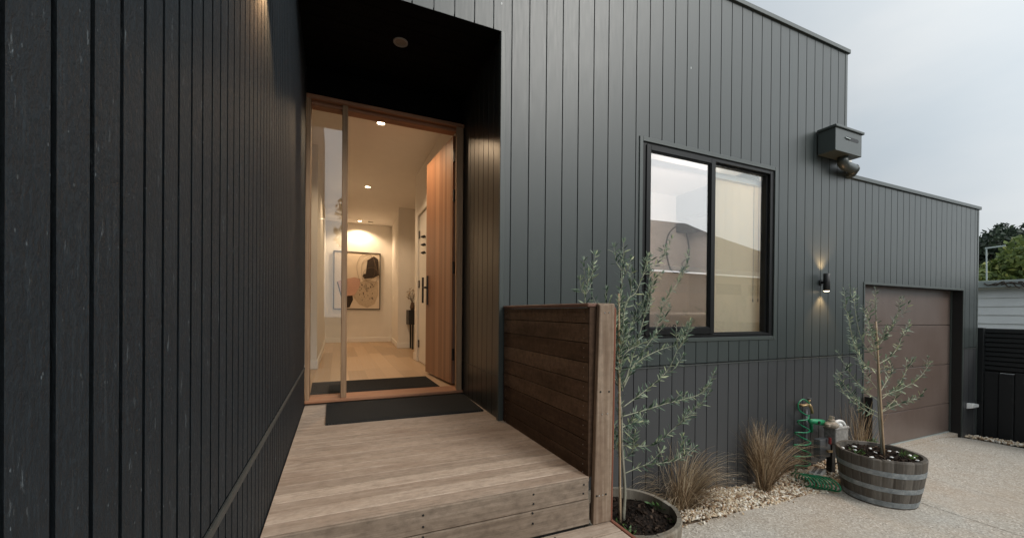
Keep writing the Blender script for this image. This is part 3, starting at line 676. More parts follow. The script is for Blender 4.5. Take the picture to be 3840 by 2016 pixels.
f.build('twigs', M['trunk'], vs); lf.build('dry_leaves', M['sedge'], vs)

# ------------------------------------------------------------------ bedroom behind the window
mb = MB(); bx0, bx1, by1 = 1.35, 5.2, 2.3
mb.box(bx0, bx1, .11, by1, FL-.1, FL); struct('room_floor', mb, M['oak'])
mb = MB(); mb.box(bx0, bx1, .11, by1, CE-.1, CE-.02); struct('room_ceiling', mb, M['ceil'])
mb = MB(); mb.box(bx0, bx1, by1, by1+.08, FL, CE); mb.box(bx0-.08, bx0, .11, by1, FL, CE); mb.box(bx1, bx1+.08, .11, by1, FL, CE)
mb.box(bx0, 2.19, .101, .16, FL, CE); mb.box(3.815, bx1, .101, .16, FL, CE); mb.box(2.19, 3.815, .101, .16, FL, -.22); mb.box(2.19, 3.815, .101, .16, 1.38, CE); struct('room_wall', mb, M['wallw'])
bl = empty('window_blind', (3.45, .13, -.2), 'cream blind panel hanging behind the right window pane', 'blind')
f = MB()
for k in range(7): x_ = 3.10+.098*k; f.hexa([(x_, .125+.003*(k % 2), -.19), (x_+.098, .125+.003*((k+1) % 2), -.19), (x_+.098, .129+.003*((k+1) % 2), -.19), (x_, .129+.003*(k % 2), -.19)], [(x_, .125+.003*(k % 2), 1.24), (x_+.098, .125+.003*((k+1) % 2), 1.24), (x_+.098, .129+.003*((k+1) % 2), 1.24), (x_, .129+.003*(k % 2), 1.24)], .5)
f.build('fabric', M['cream'], bl)
f = MB(); f.box(2.2, 3.8, .105, .15, 1.245, 1.29); f.build('head_rail', M['skirt'], bl)
for u in (2823, 2842):
    p = onY(u, 1120, .112); f = MB(); f.tube([(p[0], .112, 1.24), (p[0], .112, p[2])], .0022, 5); f.tube([(p[0], .112, p[2]+.0), (p[0], .112, p[2]-.03)], .006, 6); f.build('cord', M['grey'], bl)
lp = MB(); P = [onY(2541+a, 934+b_, by1-.02) for a, b_ in loop(0, 0, 43, 88, .06, 40, 3)]; lp.tube(P+[P[0]], .011, 6); tag(lp.build('wire_loop', M['blk']), 'large black wire oval on the back wall of the window room', 'wall ornament')
lp = MB(); P = [onY(2620+a, 995+b_, by1-.02) for a, b_ in loop(0, 0, 62, 32, .0, 40, 3)]; lp.tube(P+[P[0]], .006, 6); tag(lp.build('wire_loop', M['blk']), 'smaller black wire oval lying sideways beside the large one', 'wall ornament')
bd = empty('bed', (3.2, 1.2, FL), 'low bed with a white cover under the window', 'bed')
f = MB(); f.box(1.8, 4.4, .55, 2.2, FL+.32, .02); f.build('mattress', M['wallw'], bd, bevel=.05, seg=3)
f = MB(); f.box(1.78, 4.42, .53, 2.22, FL+.05, FL+.31); f.build('frame', M['oak'], bd)
t = empty('ceiling_light', (3.9, .8, CE-.1), 'unseen ceiling light added to brighten the room behind the window', 'ceiling light')
f = MB(); f.lathe((3.9, .8, CE-.1), [(.001, -.03), (.12, -.03), (.14, -.01), (.14, 0)], 28); f.build('diffuser', M['lampw2'], t)
ld = bpy.data.lights.new('room_fill', 'POINT'); ld.energy = 42; ld.color = (1., .94, .86); ld.shadow_soft_size = .12; lo = bpy.data.objects.new('room_fill', ld); C.objects.link(lo); lo.parent = t; lo.location = (0, 0, -.2)  # added lamp, lights the room and shines through the blind from behind

# ------------------------------------------------------------------ wall lamps, rain head, vents, soffit light
def wall_lamp(x, y, z0, z1, nx, ny, label, pw):
    t = empty('wall_lamp', (x, y, z0), label, 'wall lamp', 'black up and down wall lamps')
    cx, cy = x+nx*.056, y+ny*.056; zm = (z0+z1)/2
    f = MB(); f.lathe((cx, cy, z0), [(.024, .004), (.027, 0), (.029, .002), (.029, z1-z0-.002), (.027, z1-z0), (.024, z1-z0-.004)], 28); f.build('body', M['blk'], t, smooth=True)
    f = MB(); f.tube([(x+nx*.001, y+ny*.001, zm), (x+nx*.012, y+ny*.010, zm)], .030, 20); f.tube([(x+nx*.008, y+ny*.008, zm), (x+nx*.04, y+ny*.04, zm)], .013, 12); f.build('bracket', M['blk'], t)
    for zz, s in ((z0+.006, -1), (z1-.006, 1)):
        f = MB(); f.lathe((cx, cy, zz), [(.025, -.002*s), (.025, s*(.0075 if s < 0 else -.003)), (.016, s*(.010 if s < 0 else -.003)), (.001, s*(.011 if s < 0 else -.003))], 24); f.build('lens', M['lampw2'], t)
        ld = bpy.data.lights.new('lamp_beam', 'SPOT'); ld.energy = pw; ld.color = (1., .58, .28); ld.spot_size = R(104); ld.spot_blend = .6; ld.shadow_soft_size = .03
        lo = bpy.data.objects.new('lamp_beam', ld); C.objects.link(lo); lo.parent = t; lo.location = (nx*.050, ny*.050, zz-z0+s*.02); lo.rotation_euler = (0 if s < 0 else math.pi, 0, 0)
wall_lamp(4.535, 0., .246, .424, 0, -1, 'black cylinder wall lamp glowing up and down beside the garage', 15.)
wall_lamp(LW, -.93, 1.14, 1.32, 1, 0, 'black cylinder wall lamp high on the rough left wall', 16.)
sp = empty('soffit_light', (.396, .39, SO), 'unlit round grey light in the black porch ceiling', 'ceiling light')
f = MB(); f.lathe((.396, .39, SO), [(.05, 0), (.05, -.006), (.04, -.008), (.036, -.002)], 28); f.build('trim_ring', simple('grey_ring', (.30, .27, .24), .5), sp, smooth=True)
f = MB(); f.lathe((.396, .39, SO), [(.037, -.003), (.001, -.003)], 28); f.build('glass_disc', simple('frosted_disc', (.16, .14, .125), .4), sp)

rh = empty('rainwater_head', (4.67, -.085, 1.61), 'dark green grey metal rain head box on the upper wall corner', 'rain head')
f = MB()
f.box(4.44, 4.888, -.17, -.012, 1.612, 1.84, .5); f.build('box', M['trim'], rh, bevel=.003)
f = MB(); f.box(4.425, 4.912, -.185, -.008, 1.836, 1.862, .5); f.build('lid', M['trim'], rh, bevel=.006, seg=2)
f = MB(); a = onY(3168, 512, -.1705); b_ = onY(3219, 531, -.1705); zc_ = 1.757; xa, xb = 4.60, 4.832
P = [(xa, zc_), (xa+.012, zc_-.017), (xb-.012, zc_-.017), (xb, zc_), (xb-.012, zc_+.017), (xa+.012, zc_+.017)]
f.hexa([(x_, -.1715, z_) for x_, z_ in P], [(x_, -.1700, z_) for x_, z_ in P], .5); f.build('slot_shade_plate', M['alu'], rh)  # dark plate on the closed box, painted as the shade of a slot
f = MB(); f.beam((4.595, -.172, 1.760), (4.67, -.176, 1.752), .01, .008); f.build('slot_flap', M['fascia'], rh)
f = MB(); zc_ = 1.535
pts = [(4.72, -.09, 1.612), (4.72, -.09, 1.57), (4.735, -.089, 1.545), (4.77, -.087, zc_), (4.92, -.075, zc_), (4.975, -.06, zc_-.004), (5.005, -.03, zc_-.02), (5.01, .03, zc_-.035), (5.01, .10, zc_-.05)]
f.tube(pts, .047, 18); f.tube([(4.945, -.072, zc_-.001), (4.965, -.066, zc_-.003)], .051, 18); f.build('spout_pipe', M['trim'], rh, smooth=True)

cv = MB(); p = onY(3645, 1520, -.03)
cv.hexa([(7.80, -.001, -1.245), (8.02, -.001, -1.245), (7.99, -.06, -1.225), (7.82, -.06, -1.225)], [(7.80, -.001, -1.165), (8.02, -.001, -1.185), (7.99, -.06, -1.185), (7.82, -.06, -1.165)], .5)
tag(cv.build('power_outlet', M['white'], bevel=.006, seg=2), 'white weatherproof outlet low on the wall right of the garage', 'outlet')

# ------------------------------------------------------------------ deck, steps, screen, mats
deck = empty('deck', (.4, 0, DK-.2), 'weathered grey timber deck in the porch', 'deck')
mb = MB(); y = -1.004; k = 0; x1_ = 1.036
while y < DY:
    wdt = .0764; yy = min(y+wdt+.0004*(k % 3), DY-.005); rr = rng.random()
    if k in (3,): rr = .95
    mb.box(LW+.004, x1_ if y < -.02 else 1.03, y, yy, DK-.022, DK, rr); y += .0798; k += 1
mb.build('boards', M['deck'], deck, bevel=.002)
nb = MB(); nb.box(LW+.004, x1_-.012, -1.020, -1.0055, DK-.0925, DK-.001, .6); nb.box(LW+.004, x1_-.005, -1.018, -1.0055, DK-.206, DK-.096, .35); nb.build('riser', M['riser'], deck, bevel=.004)
jb = MB(); jb.box(LW+.004, 1.02, -1.0, DY-.01, DK-.3, DK-.024, .2); jb.build('under_deck_fill', M['screw'], deck)  # one solid near-black block, its colour gives the dark under the boards
sr = MB(); q = random.Random(2)
for (u, v) in ((2000.5, 1851.5), (2000, 1887), (1997, 1922.5), (1998, 1961), (1586.7, 1929.5), (1587, 1973), (2189, 1815), (2187, 1848), (1586, 2013)):
    p = onY(u, v, -1.0195); sr = MB(); sr.tube([(p[0], -1.0225, p[2]), (p[0], -1.017, p[2])], .0042, 8); sr.build('screw', M['screw'], deck)
step = empty('step', (.4, -1.4, G), 'lower weathered timber landing in front of the deck', 'step')
mb = MB(); y = -1.021; k = 0
while y > -2.3:
    mb.box(LW+.004, 1.134, y-.0855, y-.002, -.957, -.935, rng.random()); y -= .0885; k += 1
mb.build('boards', M['deck'], step, bevel=.002)
f = MB(); f.box(1.1345, 1.152, -2.3, -1.0, -1.12, -.931, .5); f.build('edge_board', M['redy'], step, bevel=.002)
f = MB(); f.box(LW+.01, 1.12, -2.29, -1.0, G, -.958, .2); f.build('base', M['screw'], step)
sr = MB()
for (x_, y_) in ((.84, -1.045), (.85, -1.115), (.98, -1.11), (.61, -1.05), (.62, -1.12)): sr = MB(); sr.lathe((x_, y_, -.9345), [(.0045, 0), (.0001, .0004)], 10); sr.build('screw', M['screw'], step)

scn = empty('timber_screen', (1.05, -.5, DK), 'dark stained slatted timber screen beside the deck', 'screen')
mb = MB(); js = [.027]+[-.046-.0876*k for k in range(8)]+[-.742]
for k in range(len(js)-1): mb.box(1.03, 1.05, -.995, -.012, js[k+1]+.002, js[k]-.002, rng.random())
mb.build('boards', M['stain'], scn, bevel=.0015)
f = MB(); f.box(1.02, 1.10, -1.004, -.012, .028, .046, .5); f.build('top_cap', M['cap'], scn, bevel=.004)
f = MB(); f.box(1.075, 1.12, -.06, -.012, G, .026, .5); f.box(1.052, 1.074, -.995, -.013, DK+.1, -.02, .5); f.build('back_rail', M['stain'], scn)
f = MB(); f.hexa([(1.041, -1.03, -.934), (1.138, -1.03, -.934), (1.138, -1.004, -.934), (1.041, -1.004, -.934)], [(1.066, -1.03, .036), (1.148, -1.03, .046), (1.148, -1.004, .046), (1.066, -1.004, .048)], .5); f.build('post', M['post'], scn, bevel=.005, seg=2)
f = MB(); f.hexa([(1.1385, -1.026, -.934), (1.150, -1.026, -.934), (1.152, -.92, -.934), (1.1385, -.92, -.934)], [(1.1485, -1.026, .034), (1.162, -1.026, .022), (1.164, -.92, .022), (1.1485, -.92, .034)], .5); f.build('edge_board', M['red'], scn, bevel=.004)
f = MB(); f.hexa([(1.055, -1.002, -.934), (1.137, -1.002, -.934), (1.137, -.985, -.934), (1.055, -.985, -.934)], [(1.078, -1.002, .02), (1.147, -1.002, .02), (1.147, -.985, .02), (1.078, -.985, .02)], .5); f.build('post_backing', M['red'], scn)
f = MB(); f.box(1.031, 1.092, -1.0025, -.986, -.73, .027, .3); f.build('end_batten', M['stain'], scn)
sr = MB(); sb = MB()
for (u, v, br) in ((2268, 1172, 1), (2285, 1171, 1), (2258, 1552, 1), (2278, 1549, 1), (2238, 1858, 0), (2247, 1857, 1), (2260, 1854, 1), (2272, 1851, 0), (2252, 1468, 0), (2284, 1467, 0)):
    p = onY(u, v, -1.031); sr = MB(); sr.tube([(p[0], -1.0325, p[2]), (p[0], -1.028, p[2])], .0033 if br else .0045, 8); sr.build('screw', M['screwb'] if br else M['screw'], scn)
sd = MB()
for k in range(len(js)-1):
    for z_ in (js[k]-.024, js[k+1]+.022):
        for y_ in (-.962, -.05): sd = MB(); sd.tube([(1.0282, y_, z_), (1.032, y_, z_)], .003, 6); sd.build('screw', M['dull'], scn)

def mat_(name, P, z, label):
    f = MB(); f.hexa([(x_, y_, z) for x_, y_ in P], [(x_, y_, z+.011) for x_, y_ in P], .5)
    c = np.mean(np.array(P), 0); P2 = [tuple(c+(np.array(p)-c)*np.array([.965, .90])) for p in P]
    f.hexa([(x_, y_, z+.0115) for x_, y_ in P2], [(x_, y_, z+.0135) for x_, y_ in P2], .5)
    return tag(f.build('doormat', M['matb'], bevel=.003), label, 'doormat', 'charcoal doormats at the front door')
mat_('m', [(-.063, .30), (.992, .278), (1.022, .905), (-.068, .925)], DK+.001, 'charcoal ribbed doormat on the deck in front of the sill')
mat_('m', [(-.197, 1.165), (.87, 1.125), (.866, 1.76), (-.21, 1.745)], FL+.001, 'charcoal doormat on the oak floor inside the door')

# ------------------------------------------------------------------ barrels
def barrel(cx, cy, zb, h, r0, r1, stave, name, label, bright=1.):
    t = empty('barrel_planter', (cx, cy, zb), label, 'planter', 'half wine barrel planters')
    ns = 26; sub = 5; N = ns*sub; mb = MB()
    def rad(z): u = z/h; return r0+(r1-r0)*math.sin(u*math.pi/2*.92)/math.sin(math.pi/2*.92)
    levels = [0, .02, .08, .16, .24, .32, h-.012, h]
    for s_ in range(ns):
        rr = rng.random(); dz = rng.uniform(-.002, .003)
        for li in range(len(levels)-1):
            for j in range(sub):
                def pt(li, j):
                    a = 2*math.pi*(s_+j/sub)/ns; z = levels[li]+(dz if li == len(levels)-1 else 0)
                    q_ = rad(levels[li])-(.0035 if j in (0, sub) else 0)-(.006 if li == len(levels)-1 else 0)
                    return (cx+q_*math.cos(a), cy+q_*math.sin(a), zb+z)
                mb.face([pt(li, j), pt(li, j+1), pt(li+1, j+1), pt(li+1, j)], rr)
        for j in range(sub):      # rim and inside face
            a0, a1 = 2*math.pi*(s_+j/sub)/ns, 2*math.pi*(s_+(j+1)/sub)/ns; ro, ri = r1-.006, r1-.030
            zt = zb+h+dz
            mb.face([(cx+ro*math.cos(a0), cy+ro*math.sin(a0), zt), (cx+ro*math.cos(a1), cy+ro*math.sin(a1), zt), (cx+ri*math.cos(a1), cy+ri*math.sin(a1), zt-.002), (cx+ri*math.cos(a0), cy+ri*math.sin(a0), zt-.002)], rr)
            mb.face([(cx+ri*math.cos(a0), cy+ri*math.sin(a0), zt-.002), (cx+ri*math.cos(a1), cy+ri*math.sin(a1), zt-.002), (cx+(ri-.012)*math.cos(a1), cy+(ri-.012)*math.sin(a1), zt-.16), (cx+(ri-.012)*math.cos(a0), cy+(ri-.012)*math.sin(a0), zt-.16)], rr)
    mb.build('staves', stave, t)
    for (a, b_) in ((.012, .056), (.135, .175), (.265, .308)):
        f = MB(); pr = []
        for z in np.linspace(a, b_, 4): pr.append((rad(z)+.0015, z))
        pr = [(rad(a)-.003, a)]+pr+[(rad(b_)-.003, b_)]
        f.lathe((cx, cy, zb), pr, 72, .5); f.build('hoop', M['galv'], t, smooth=False)
    return t
def soil(t, cx, cy, z, rr, seed):
    q = np.random.RandomState(seed); mb = MB(); n = 30
    ph = q.rand(6)*6
    H = lambda x, y: .012*math.sin(x*19+ph[0])*math.sin(y*23+ph[1])+.014*(1-min(1, math.hypot(x, y)/rr))
    V = []
    for i in range(n+1):
        for j in range(56):
            a = 2*math.pi*j/56; q_ = rr*i/n; x, y = q_*math.cos(a), q_*math.sin(a); V.append((cx+x, cy+y, z+H(x, y)+.008*q.rand()))
    for i in range(n):
        for j in range(56):
            a, b_ = i*56+j, i*56+(j+1) % 56; mb.f.append((a, b_, b_+56, a+56)); mb.r.append(q.rand()*.8); mb.m.append(0)
    mb.v = V
    for k in range(420):
        a, q_ = 6.283*q.rand(), rr*.97*math.sqrt(q.rand()); x, y = q_*math.cos(a), q_*math.sin(a); s_ = .004+.011*q.rand()**2
        an = q.rand()*3.14; d1 = np.array([math.cos(an), math.sin(an), .5*q.randn()])*s_; d2 = np.array([-math.sin(an), math.cos(an), .4*q.randn()])*s_*.5; p = np.array([cx+x, cy+y, z+H(x, y)+.010])
        up = np.array([0, 0, s_*.5]); mb.hexa([p-d1-d2, p+d1-d2, p+d1+d2, p-d1+d2], [p-d1*.7-d2+up, p+d1*.8-d2+up, p+d1*.7+d2+up, p-d1+d2+up], .45+.55*q.rand())
    o = mb.build('potting_soil', M['soil'], t); return H
B1 = (1.575, -.610, -1.572, .42); B2 = (4.345, -.585, G, .40)
t1 = barrel(B1[0], B1[1], B1[2], B1[3], .245, .305, M['stave1'], 'a', 'pale half barrel planter beside the timber screen')
H1 = soil(t1, B1[0], B1[1], B1[2]+B1[3]-.062, .268, 1)
t2 = barrel(B2[0], B2[1], B2[2], B2[3], .245, .300, M['stave'], 'b', 'dark half barrel planter with pale hoops in front of the garage')
H2 = soil(t2, B2[0], B2[1], B2[2]+B2[3]-.045, .264, 2)
SZ1, SZ2 = B1[2]+B1[3]-.055, B2[2]+B2[3]-.038
# seedlings
def seedling(x, y, z, s, seed, label):
    q = random.Random(seed); mb = MB()
    for k in range(46):
        a, e = q.random()*6.283, q.uniform(.15, 1.2); l_ = s*q.uniform(.5, 1.); d = Vector((math.cos(a)*math.cos(e), math.sin(a)*math.cos(e), math.sin(e)))
        o = Vector((x, y, z))+d*l_*q.uniform(.1, .7)+Vector((q.uniform(-1, 1), q.uniform(-1, 1), 0))*s*.35; wd = d.orthogonal().normalized()*l_*.10
        mb.face([o, o+d*l_*.25+wd, o+d*l_*.55, o+d*l_*.25-wd], q.random())
    return tag(mb.build('seedling', M['green']), label, 'plant', 'small green seedlings in the barrels')
for i, (u, v, s, lab) in enumerate(((2470, 1885, .075, 'largest green seedling near the back rim of the pale barrel'), (2352, 1990, .07, 'green seedling by the red edge of the landing'), (2320, 1960, .05, 'smaller green seedling next to the step corner'), (2515, 1935, .03, 'tiny yellowish seedling at the right rim of the pale barrel'))):
    p = onZ(u, v+12, SZ1+.01); seedling(p[0], p[1], SZ1, s, 20+i, lab)
for i, (u, v, s, lab) in enumerate(((3225, 1690, .07, 'green seedling left of the trunk in the dark barrel'), (3400, 1705, .075, 'green seedling right of the trunk in the dark barrel'), (3275, 1650, .06, 'green seedling at the back rim of the dark barrel'))):
    p = onZ(u, v+6, SZ2+.01); seedling(p[0], p[1], SZ2, s, 40+i, lab)
# pebbles on the soil of the dark barrel
for i, (u, v) in enumerate(((3203, 1670), (3205, 1683), (3263, 1677), (3270, 1692), (3278, 1693), (3335, 1687), (3363, 1692), (3343, 1710), (3268, 1711), (3333, 1722), (3411, 1704), (3427, 1711), (3440, 1722), (3160, 1675))):
    p = onZ(u, v+3, SZ2+.012); q = np.random.RandomState(i); f = MB(); s_ = .011+.009*q.rand()
    f.lathe((p[0], p[1], SZ2+.012), [(.0005, -.5*s_), (.7*s_, -.35*s_), (s_, 0), (.75*s_, .4*s_), (.0005, .55*s_)], 9); o = f.build('pebble', M['white'], smooth=True); o.scale = (1.3, .8, 1); o.rotation_euler = (0, 0, q.rand()*3)
    tag(o, 'white pebble lying on the soil of the dark barrel', 'pebble', 'white pebbles in the dark barrel')

# ------------------------------------------------------------------ olive trees
def leaf_at(mb, o, d, n, l_, wd, q):
    d = Vector(d).normalized(); s_ = d.cross(n).normalized() if d.cross(n).length > 1e-4 else d.orthogonal().normalized(); u = s_.cross(d)
    bend = u*l_*q.uniform(-.16, .05); o = Vector(o); rr = q.random()
    m1, m2, e = o+d*l_*.34+bend*.3, o+d*l_*.7+bend*.7, o+d*l_+bend*1.5
    mb.add([o, m1+s_*wd*.5, m2+s_*wd*.38, e, m2-s_*wd*.38, m1-s_*wd*.5], [(0, 1, 5), (1, 2, 4, 5), (2, 3, 4)], rr)
def olive(cx, cy, zs, conv, trunk, branches, label, seed, dens, lsz, twigs):
    q = random.Random(seed); t = empty('olive_tree', (cx, cy, zs), label, 'tree', 'young staked olive trees')
    tk = MB(); cr = MB(); tw = MB()
    def to3(P, drift=0.): return [onY(*conv(a, b_), cy+drift*k/(len(P)-1)) for k, (a, b_) in enumerate(P)]
    T = smooth_path(to3(trunk)); T[0][2] = zs-.01; tk.tube(T, [.0105*(1-.75*k/(len(T)-1)) for k in range(len(T))], 8)
    def leaves(P, t0=.12, dn=dens):
        L_ = [0]
        for a, b_ in zip(P[:-1], P[1:]): L_.append(L_[-1]+np.linalg.norm(b_-a))
        tot = L_[-1]; d = t0*tot; side = 0
        while d < tot:
            k = max(i for i in range(len(L_)) if L_[i] <= d); k = min(k, len(P)-2); p = P[k]+(P[k+1]-P[k])*((d-L_[k])/max(1e-6, L_[k+1]-L_[k]))
            dr = Vector(P[k+1]-P[k]).normalized(); o1 = dr.orthogonal().normalized(); a = q.uniform(0, 6.28); sd_ = (o1*math.cos(a)+dr.cross(o1)*math.sin(a))
            for sg in (1, -1):
                if q.random() < .08: continue
                dd = dr*q.uniform(.45, 1.0)+sd_*sg+Vector((0, 0, q.uniform(-.15, .3))); sz = lsz*q.uniform(.65, 1.2)*(1-.35*(d/tot))
                leaf_at(cr, p, dd, Vector((q.uniform(-.6, .6), q.uniform(-1.4, 0), q.uniform(.2, 1))), sz, sz*.18, q)
            d += dn*q.uniform(.7, 1.3)
        e = P[-1]
        for _ in range(4): leaf_at(cr, e, Vector(P[-1]-P[-2]).normalized()+Vector((q.uniform(-.5, .5), q.uniform(-.5, .5), q.uniform(-.2, .4))), Vector((0, -1, .5)), lsz*.55, lsz*.13, q)
    for br in branches:
        P = smooth_path(to3(br, q.uniform(-.16, .16))); n_ = len(P); tw.tube(P, [.0032*(1-.62*k/(n_-1)) for k in range(n_)], 6, q.random()); leaves(P)
        for _ in range(twigs):
            k = q.randrange(n_//5, n_-2); dr = Vector(P[k+1]-P[k]).normalized(); a = Vector(P[k]); sd_ = Vector((q.uniform(-1, 1), q.uniform(-1, 1), q.uniform(-.1, .8)))
            ln = q.uniform(.07, .17); pp = [np.array(a), np.array(a+(dr*.5+sd_*.5)*ln*.5), np.array(a+(dr*.6+sd_*.4+Vector((0, 0, .25)))*ln)]
            S = smooth_path(pp, 5); tw.tube(S, [.0022*(1-.6*i/(len(S)-1)) for i in range(len(S))], 5, q.random()); leaves(S, .25)
    leaves(T, .45)
    tk.build('trunk', M['bark'], t, smooth=True); tw.build('branches', M['barkg'], t, smooth=True); cr.build('crown', M['olive'], t); return t
idn = lambda a, b_: (a, b_)
c1 = lambda a, b_: (2200+a/1.33, 1000+b_/1.33)
br1 = [[c1(*p) for p in P] for P in (
    [(186, 1030), (300, 985), (440, 965), (540, 900)], [(180, 890), (330, 885), (440, 800), (550, 690)], [(180, 745), (300, 710), (400, 680), (550, 640), (585, 600)],
    [(180, 700), (300, 610), (400, 520), (450, 420), (475, 375)], [(185, 600), (250, 480), (350, 420), (430, 390), (460, 350)], [(180, 620), (160, 520), (165, 420), (200, 330)],
    [(175, 800), (230, 780), (300, 770)], [(175, 960), (150, 900), (145, 850)], [(180, 960), (220, 930), (240, 900)])]
br1 += [[(2340, 1445), (2396, 1260), (2427, 1145), (2450, 1052), (2480, 1025)], [(2335, 1440), (2400, 1330), (2454, 1256), (2469, 1202), (2500, 1118), (2535, 1068), (2569, 1006), (2581, 948)],
        [(2326, 1345), (2346, 1145), (2385, 1095), (2419, 1022), (2485, 968), (2519, 895)], [(2326, 1400), (2305, 1250), (2325, 1120), (2333, 1060), (2337, 1005)],
        [(2322, 1450), (2230, 1280), (2195, 1140), (2203, 1070), (2208, 1020)], [(2322, 1300), (2330, 1190), (2360, 1120), (2375, 1060)], [(2324, 1350), (2350, 1250), (2390, 1190), (2420, 1120)],
        [(2320, 1270), (2275, 1180), (2290, 1120)], [(2326, 1400), (2340, 1330), (2400, 1290), (2450, 1270)]]
tr1 = [(2338, 1925), (2343, 1850), (2340, 1780), (2333, 1680), (2330, 1560), (2322, 1450), (2315, 1330), (2318, 1200), (2330, 1100)]
def shift(P, dx): return [(a+dx, b_) for a, b_ in P]
olive(1.53, -.62, SZ1, idn, tr1, [P for P in br1], 'leafy young olive tree in the pale barrel by the screen', 3, .0155, .058, 4)
c2 = lambda a, b_: (3080+a/1.931, 1000+b_/1.931)
br2 = [(410, 1085), (300, 1025), (180, 930), (105, 800)], [(410, 1055), (310, 1000), (200, 900), (125, 780), (130, 765)], [(415, 970), (300, 880), (200, 760), (120, 620)], [(400, 880), (300, 750), (260, 640), (215, 480), (200, 360), (165, 295)], \
    [(400, 750), (310, 700), (240, 560), (210, 440), (190, 330)], [(400, 660), (330, 590), (280, 490), (250, 350), (240, 240), (265, 230)], [(395, 650), (370, 520), (340, 400), (300, 290)], [(440, 955), (560, 850), (620, 740), (655, 670)], \
    [(440, 930), (560, 890), (700, 810), (790, 695)], [(440, 1050), (540, 1000), (650, 970), (715, 940)], [(440, 1045), (530, 960), (545, 880), (590, 910)], [(430, 900), (500, 780), (520, 740)], [(420, 700), (500, 650), (560, 570), (600, 460), (630, 455)], [(415, 570), (500, 450), (550, 340), (590, 230)], \
    [(405, 520), (350, 430), (330, 330)], [(410, 560), (450, 500), (470, 430)]
tr2 = [(440, 1330), (425, 1150), (415, 1000), (412, 800), (408, 600), (400, 420), (393, 300), (390, 165)]
olive(4.34, -.60, SZ2, c2, tr2, br2, 'sparser young olive tree in the dark barrel by the garage', 5, .020, .060, 2)
for (a, b_, lab, zz) in (((2326, 1925), (2320, 1100), 'bamboo stake tied to the leafier olive by the screen', SZ1), ((3316, 1697), (3285, 1205), 'bamboo stake tied to the sparser olive by the garage', SZ2)):
    yy = -.63 if zz == SZ1 else -.615; p0, p1 = onY(*a, yy), onY(*b_, yy); p0[2] = zz-.01; f = MB()
    P = [p0+(p1-p0)*k/12 for k in range(13)]; f.tube(P, [.0072+(.0010 if k % 3 == 1 else 0)-.0018*k/12 for k in range(13)], 10); tag(f.build('stake', M['bamboo'], smooth=True), lab, 'stake', 'bamboo stakes of the olive trees')

# ------------------------------------------------------------------ sedge tufts
def tuft(x, y, z, specs, label, seed):
    q = random.Random(seed); mb = MB()
    for (n_, az0, az1, el0, el1, l0, l1, droop) in specs:
        for _ in range(n_):
            az, el, l_ = R(q.uniform(az0, az1)), R(q.uniform(el0, el1)), q.uniform(l0, l1); p = Vector((x+q.gauss(0, .022), y+q.gauss(0, .018), z)); d = Vector((math.cos(az)*math.cos(el), math.sin(az)*math.cos(el), math.sin(el)))
            s_ = d.cross(Vector((0, 0, 1))).normalized(); wd = q.uniform(.0016, .0036); n2 = 9; pv = None; rr = q.random(); dd = d.copy(); cur = q.uniform(-.08, .08)
            for k in range(n2+1):
                wk = wd*(1-.75*k/n2)
                a_, b_ = p-s_*wk, p+s_*wk
                if pv: mb.face([pv[0], pv[1], b_, a_], rr)
                pv = (a_, b_); dd = (dd+Vector((0, 0, -droop*(k/n2)**1.5*.55))+s_*cur*.4).normalized()
                p = p+dd*l_/n2
                if p.y > -.006: p.y = -.006
                if p.z < z: p.z = z+.002
    return tag(mb.build('sedge_tuft', M['sedge']), label, 'ornamental grass', 'bronze sedge tufts in the gravel')
pt = onY(2556, 1885, -.13)
tuft(pt[0], -.13, G+.01, [(150, 195, 345, 35, 80, .36, .56, .75), (190, -40, 30, 28, 66, .45, .74, .95), (130, 150, 215, 30, 66, .36, .60, .9), (90, 0, 360, 58, 88, .42, .60, .6)], 'wide drooping bronze sedge tuft behind the pale barrel', 1)
tuft(3.52, -.125, G+.012, [(400, 0, 360, 64, 90, .40, .66, .5), (110, -35, 20, 36, 66, .45, .78, .85), (70, 150, 230, 55, 78, .40, .58, .6)], 'upright bronze sedge tuft in the middle of the gravel bed', 2)
tuft(5.02, -.13, G+.02, [(150, 0, 360, 62, 89, .36, .72, .2)], 'thin straw coloured sedge tuft behind the dark barrel', 3)

# ------------------------------------------------------------------ tap, hose, gas meter, vent block, drip hose, bollard
tp = empty('garden_tap', (4.27, -.05, G), 'brass garden tap on a dark standpipe against the wall', 'tap')
f = MB(); f.tube([(4.27, -.035, G), (4.262, -.035, -.93)], .013, 10); f.build('standpipe', M['greyd'], tp, smooth=True)
f = MB(); P = [onY(u, v, -.06) for u, v in ((3012, 1520), (3022, 1518), (3032, 1512), (3040, 1524), (3044, 1534), (3046, 1548))]
f.tube([P[0]+np.array([0, .05, 0]), P[0], P[1], P[2]], .014, 10); f.tube([P[2], P[3], P[4], P[5]], [.013, .015, .012, .014], 10); f.tube([P[2], P[2]+np.array([.0, -.005, .045])], [.008, .014], 10); f.build('spout', M['brass'], tp, smooth=True)
f = MB(); p = P[2]+np.array([0, -.005, .05]); f.lathe(p, [(.001, -.006), (.018, -.006), (.02, 0), (.018, .006), (.001, .006)], 14); f.build('handle', M['greyd'], tp)
hs = empty('garden_hose', (4.1, -.12, G), 'coiled bright green spiral hose hanging from the tap', 'hose')
f = MB(); pts = []
A = onY(3036, 1512, -.07); pts += [A, onY(3012, 1496, -.07), onY(2994, 1512, -.07), onY(2996, 1535, -.07), onY(3015, 1550, -.08), onY(3034, 1560, -.09)]
zig = [((370, 345), (190, 440)), ((382, 590), (145, 632)), ((402, 795), (122, 842)), ((402, 990), (118, 1032)), ((392, 1150), (150, 1190))]
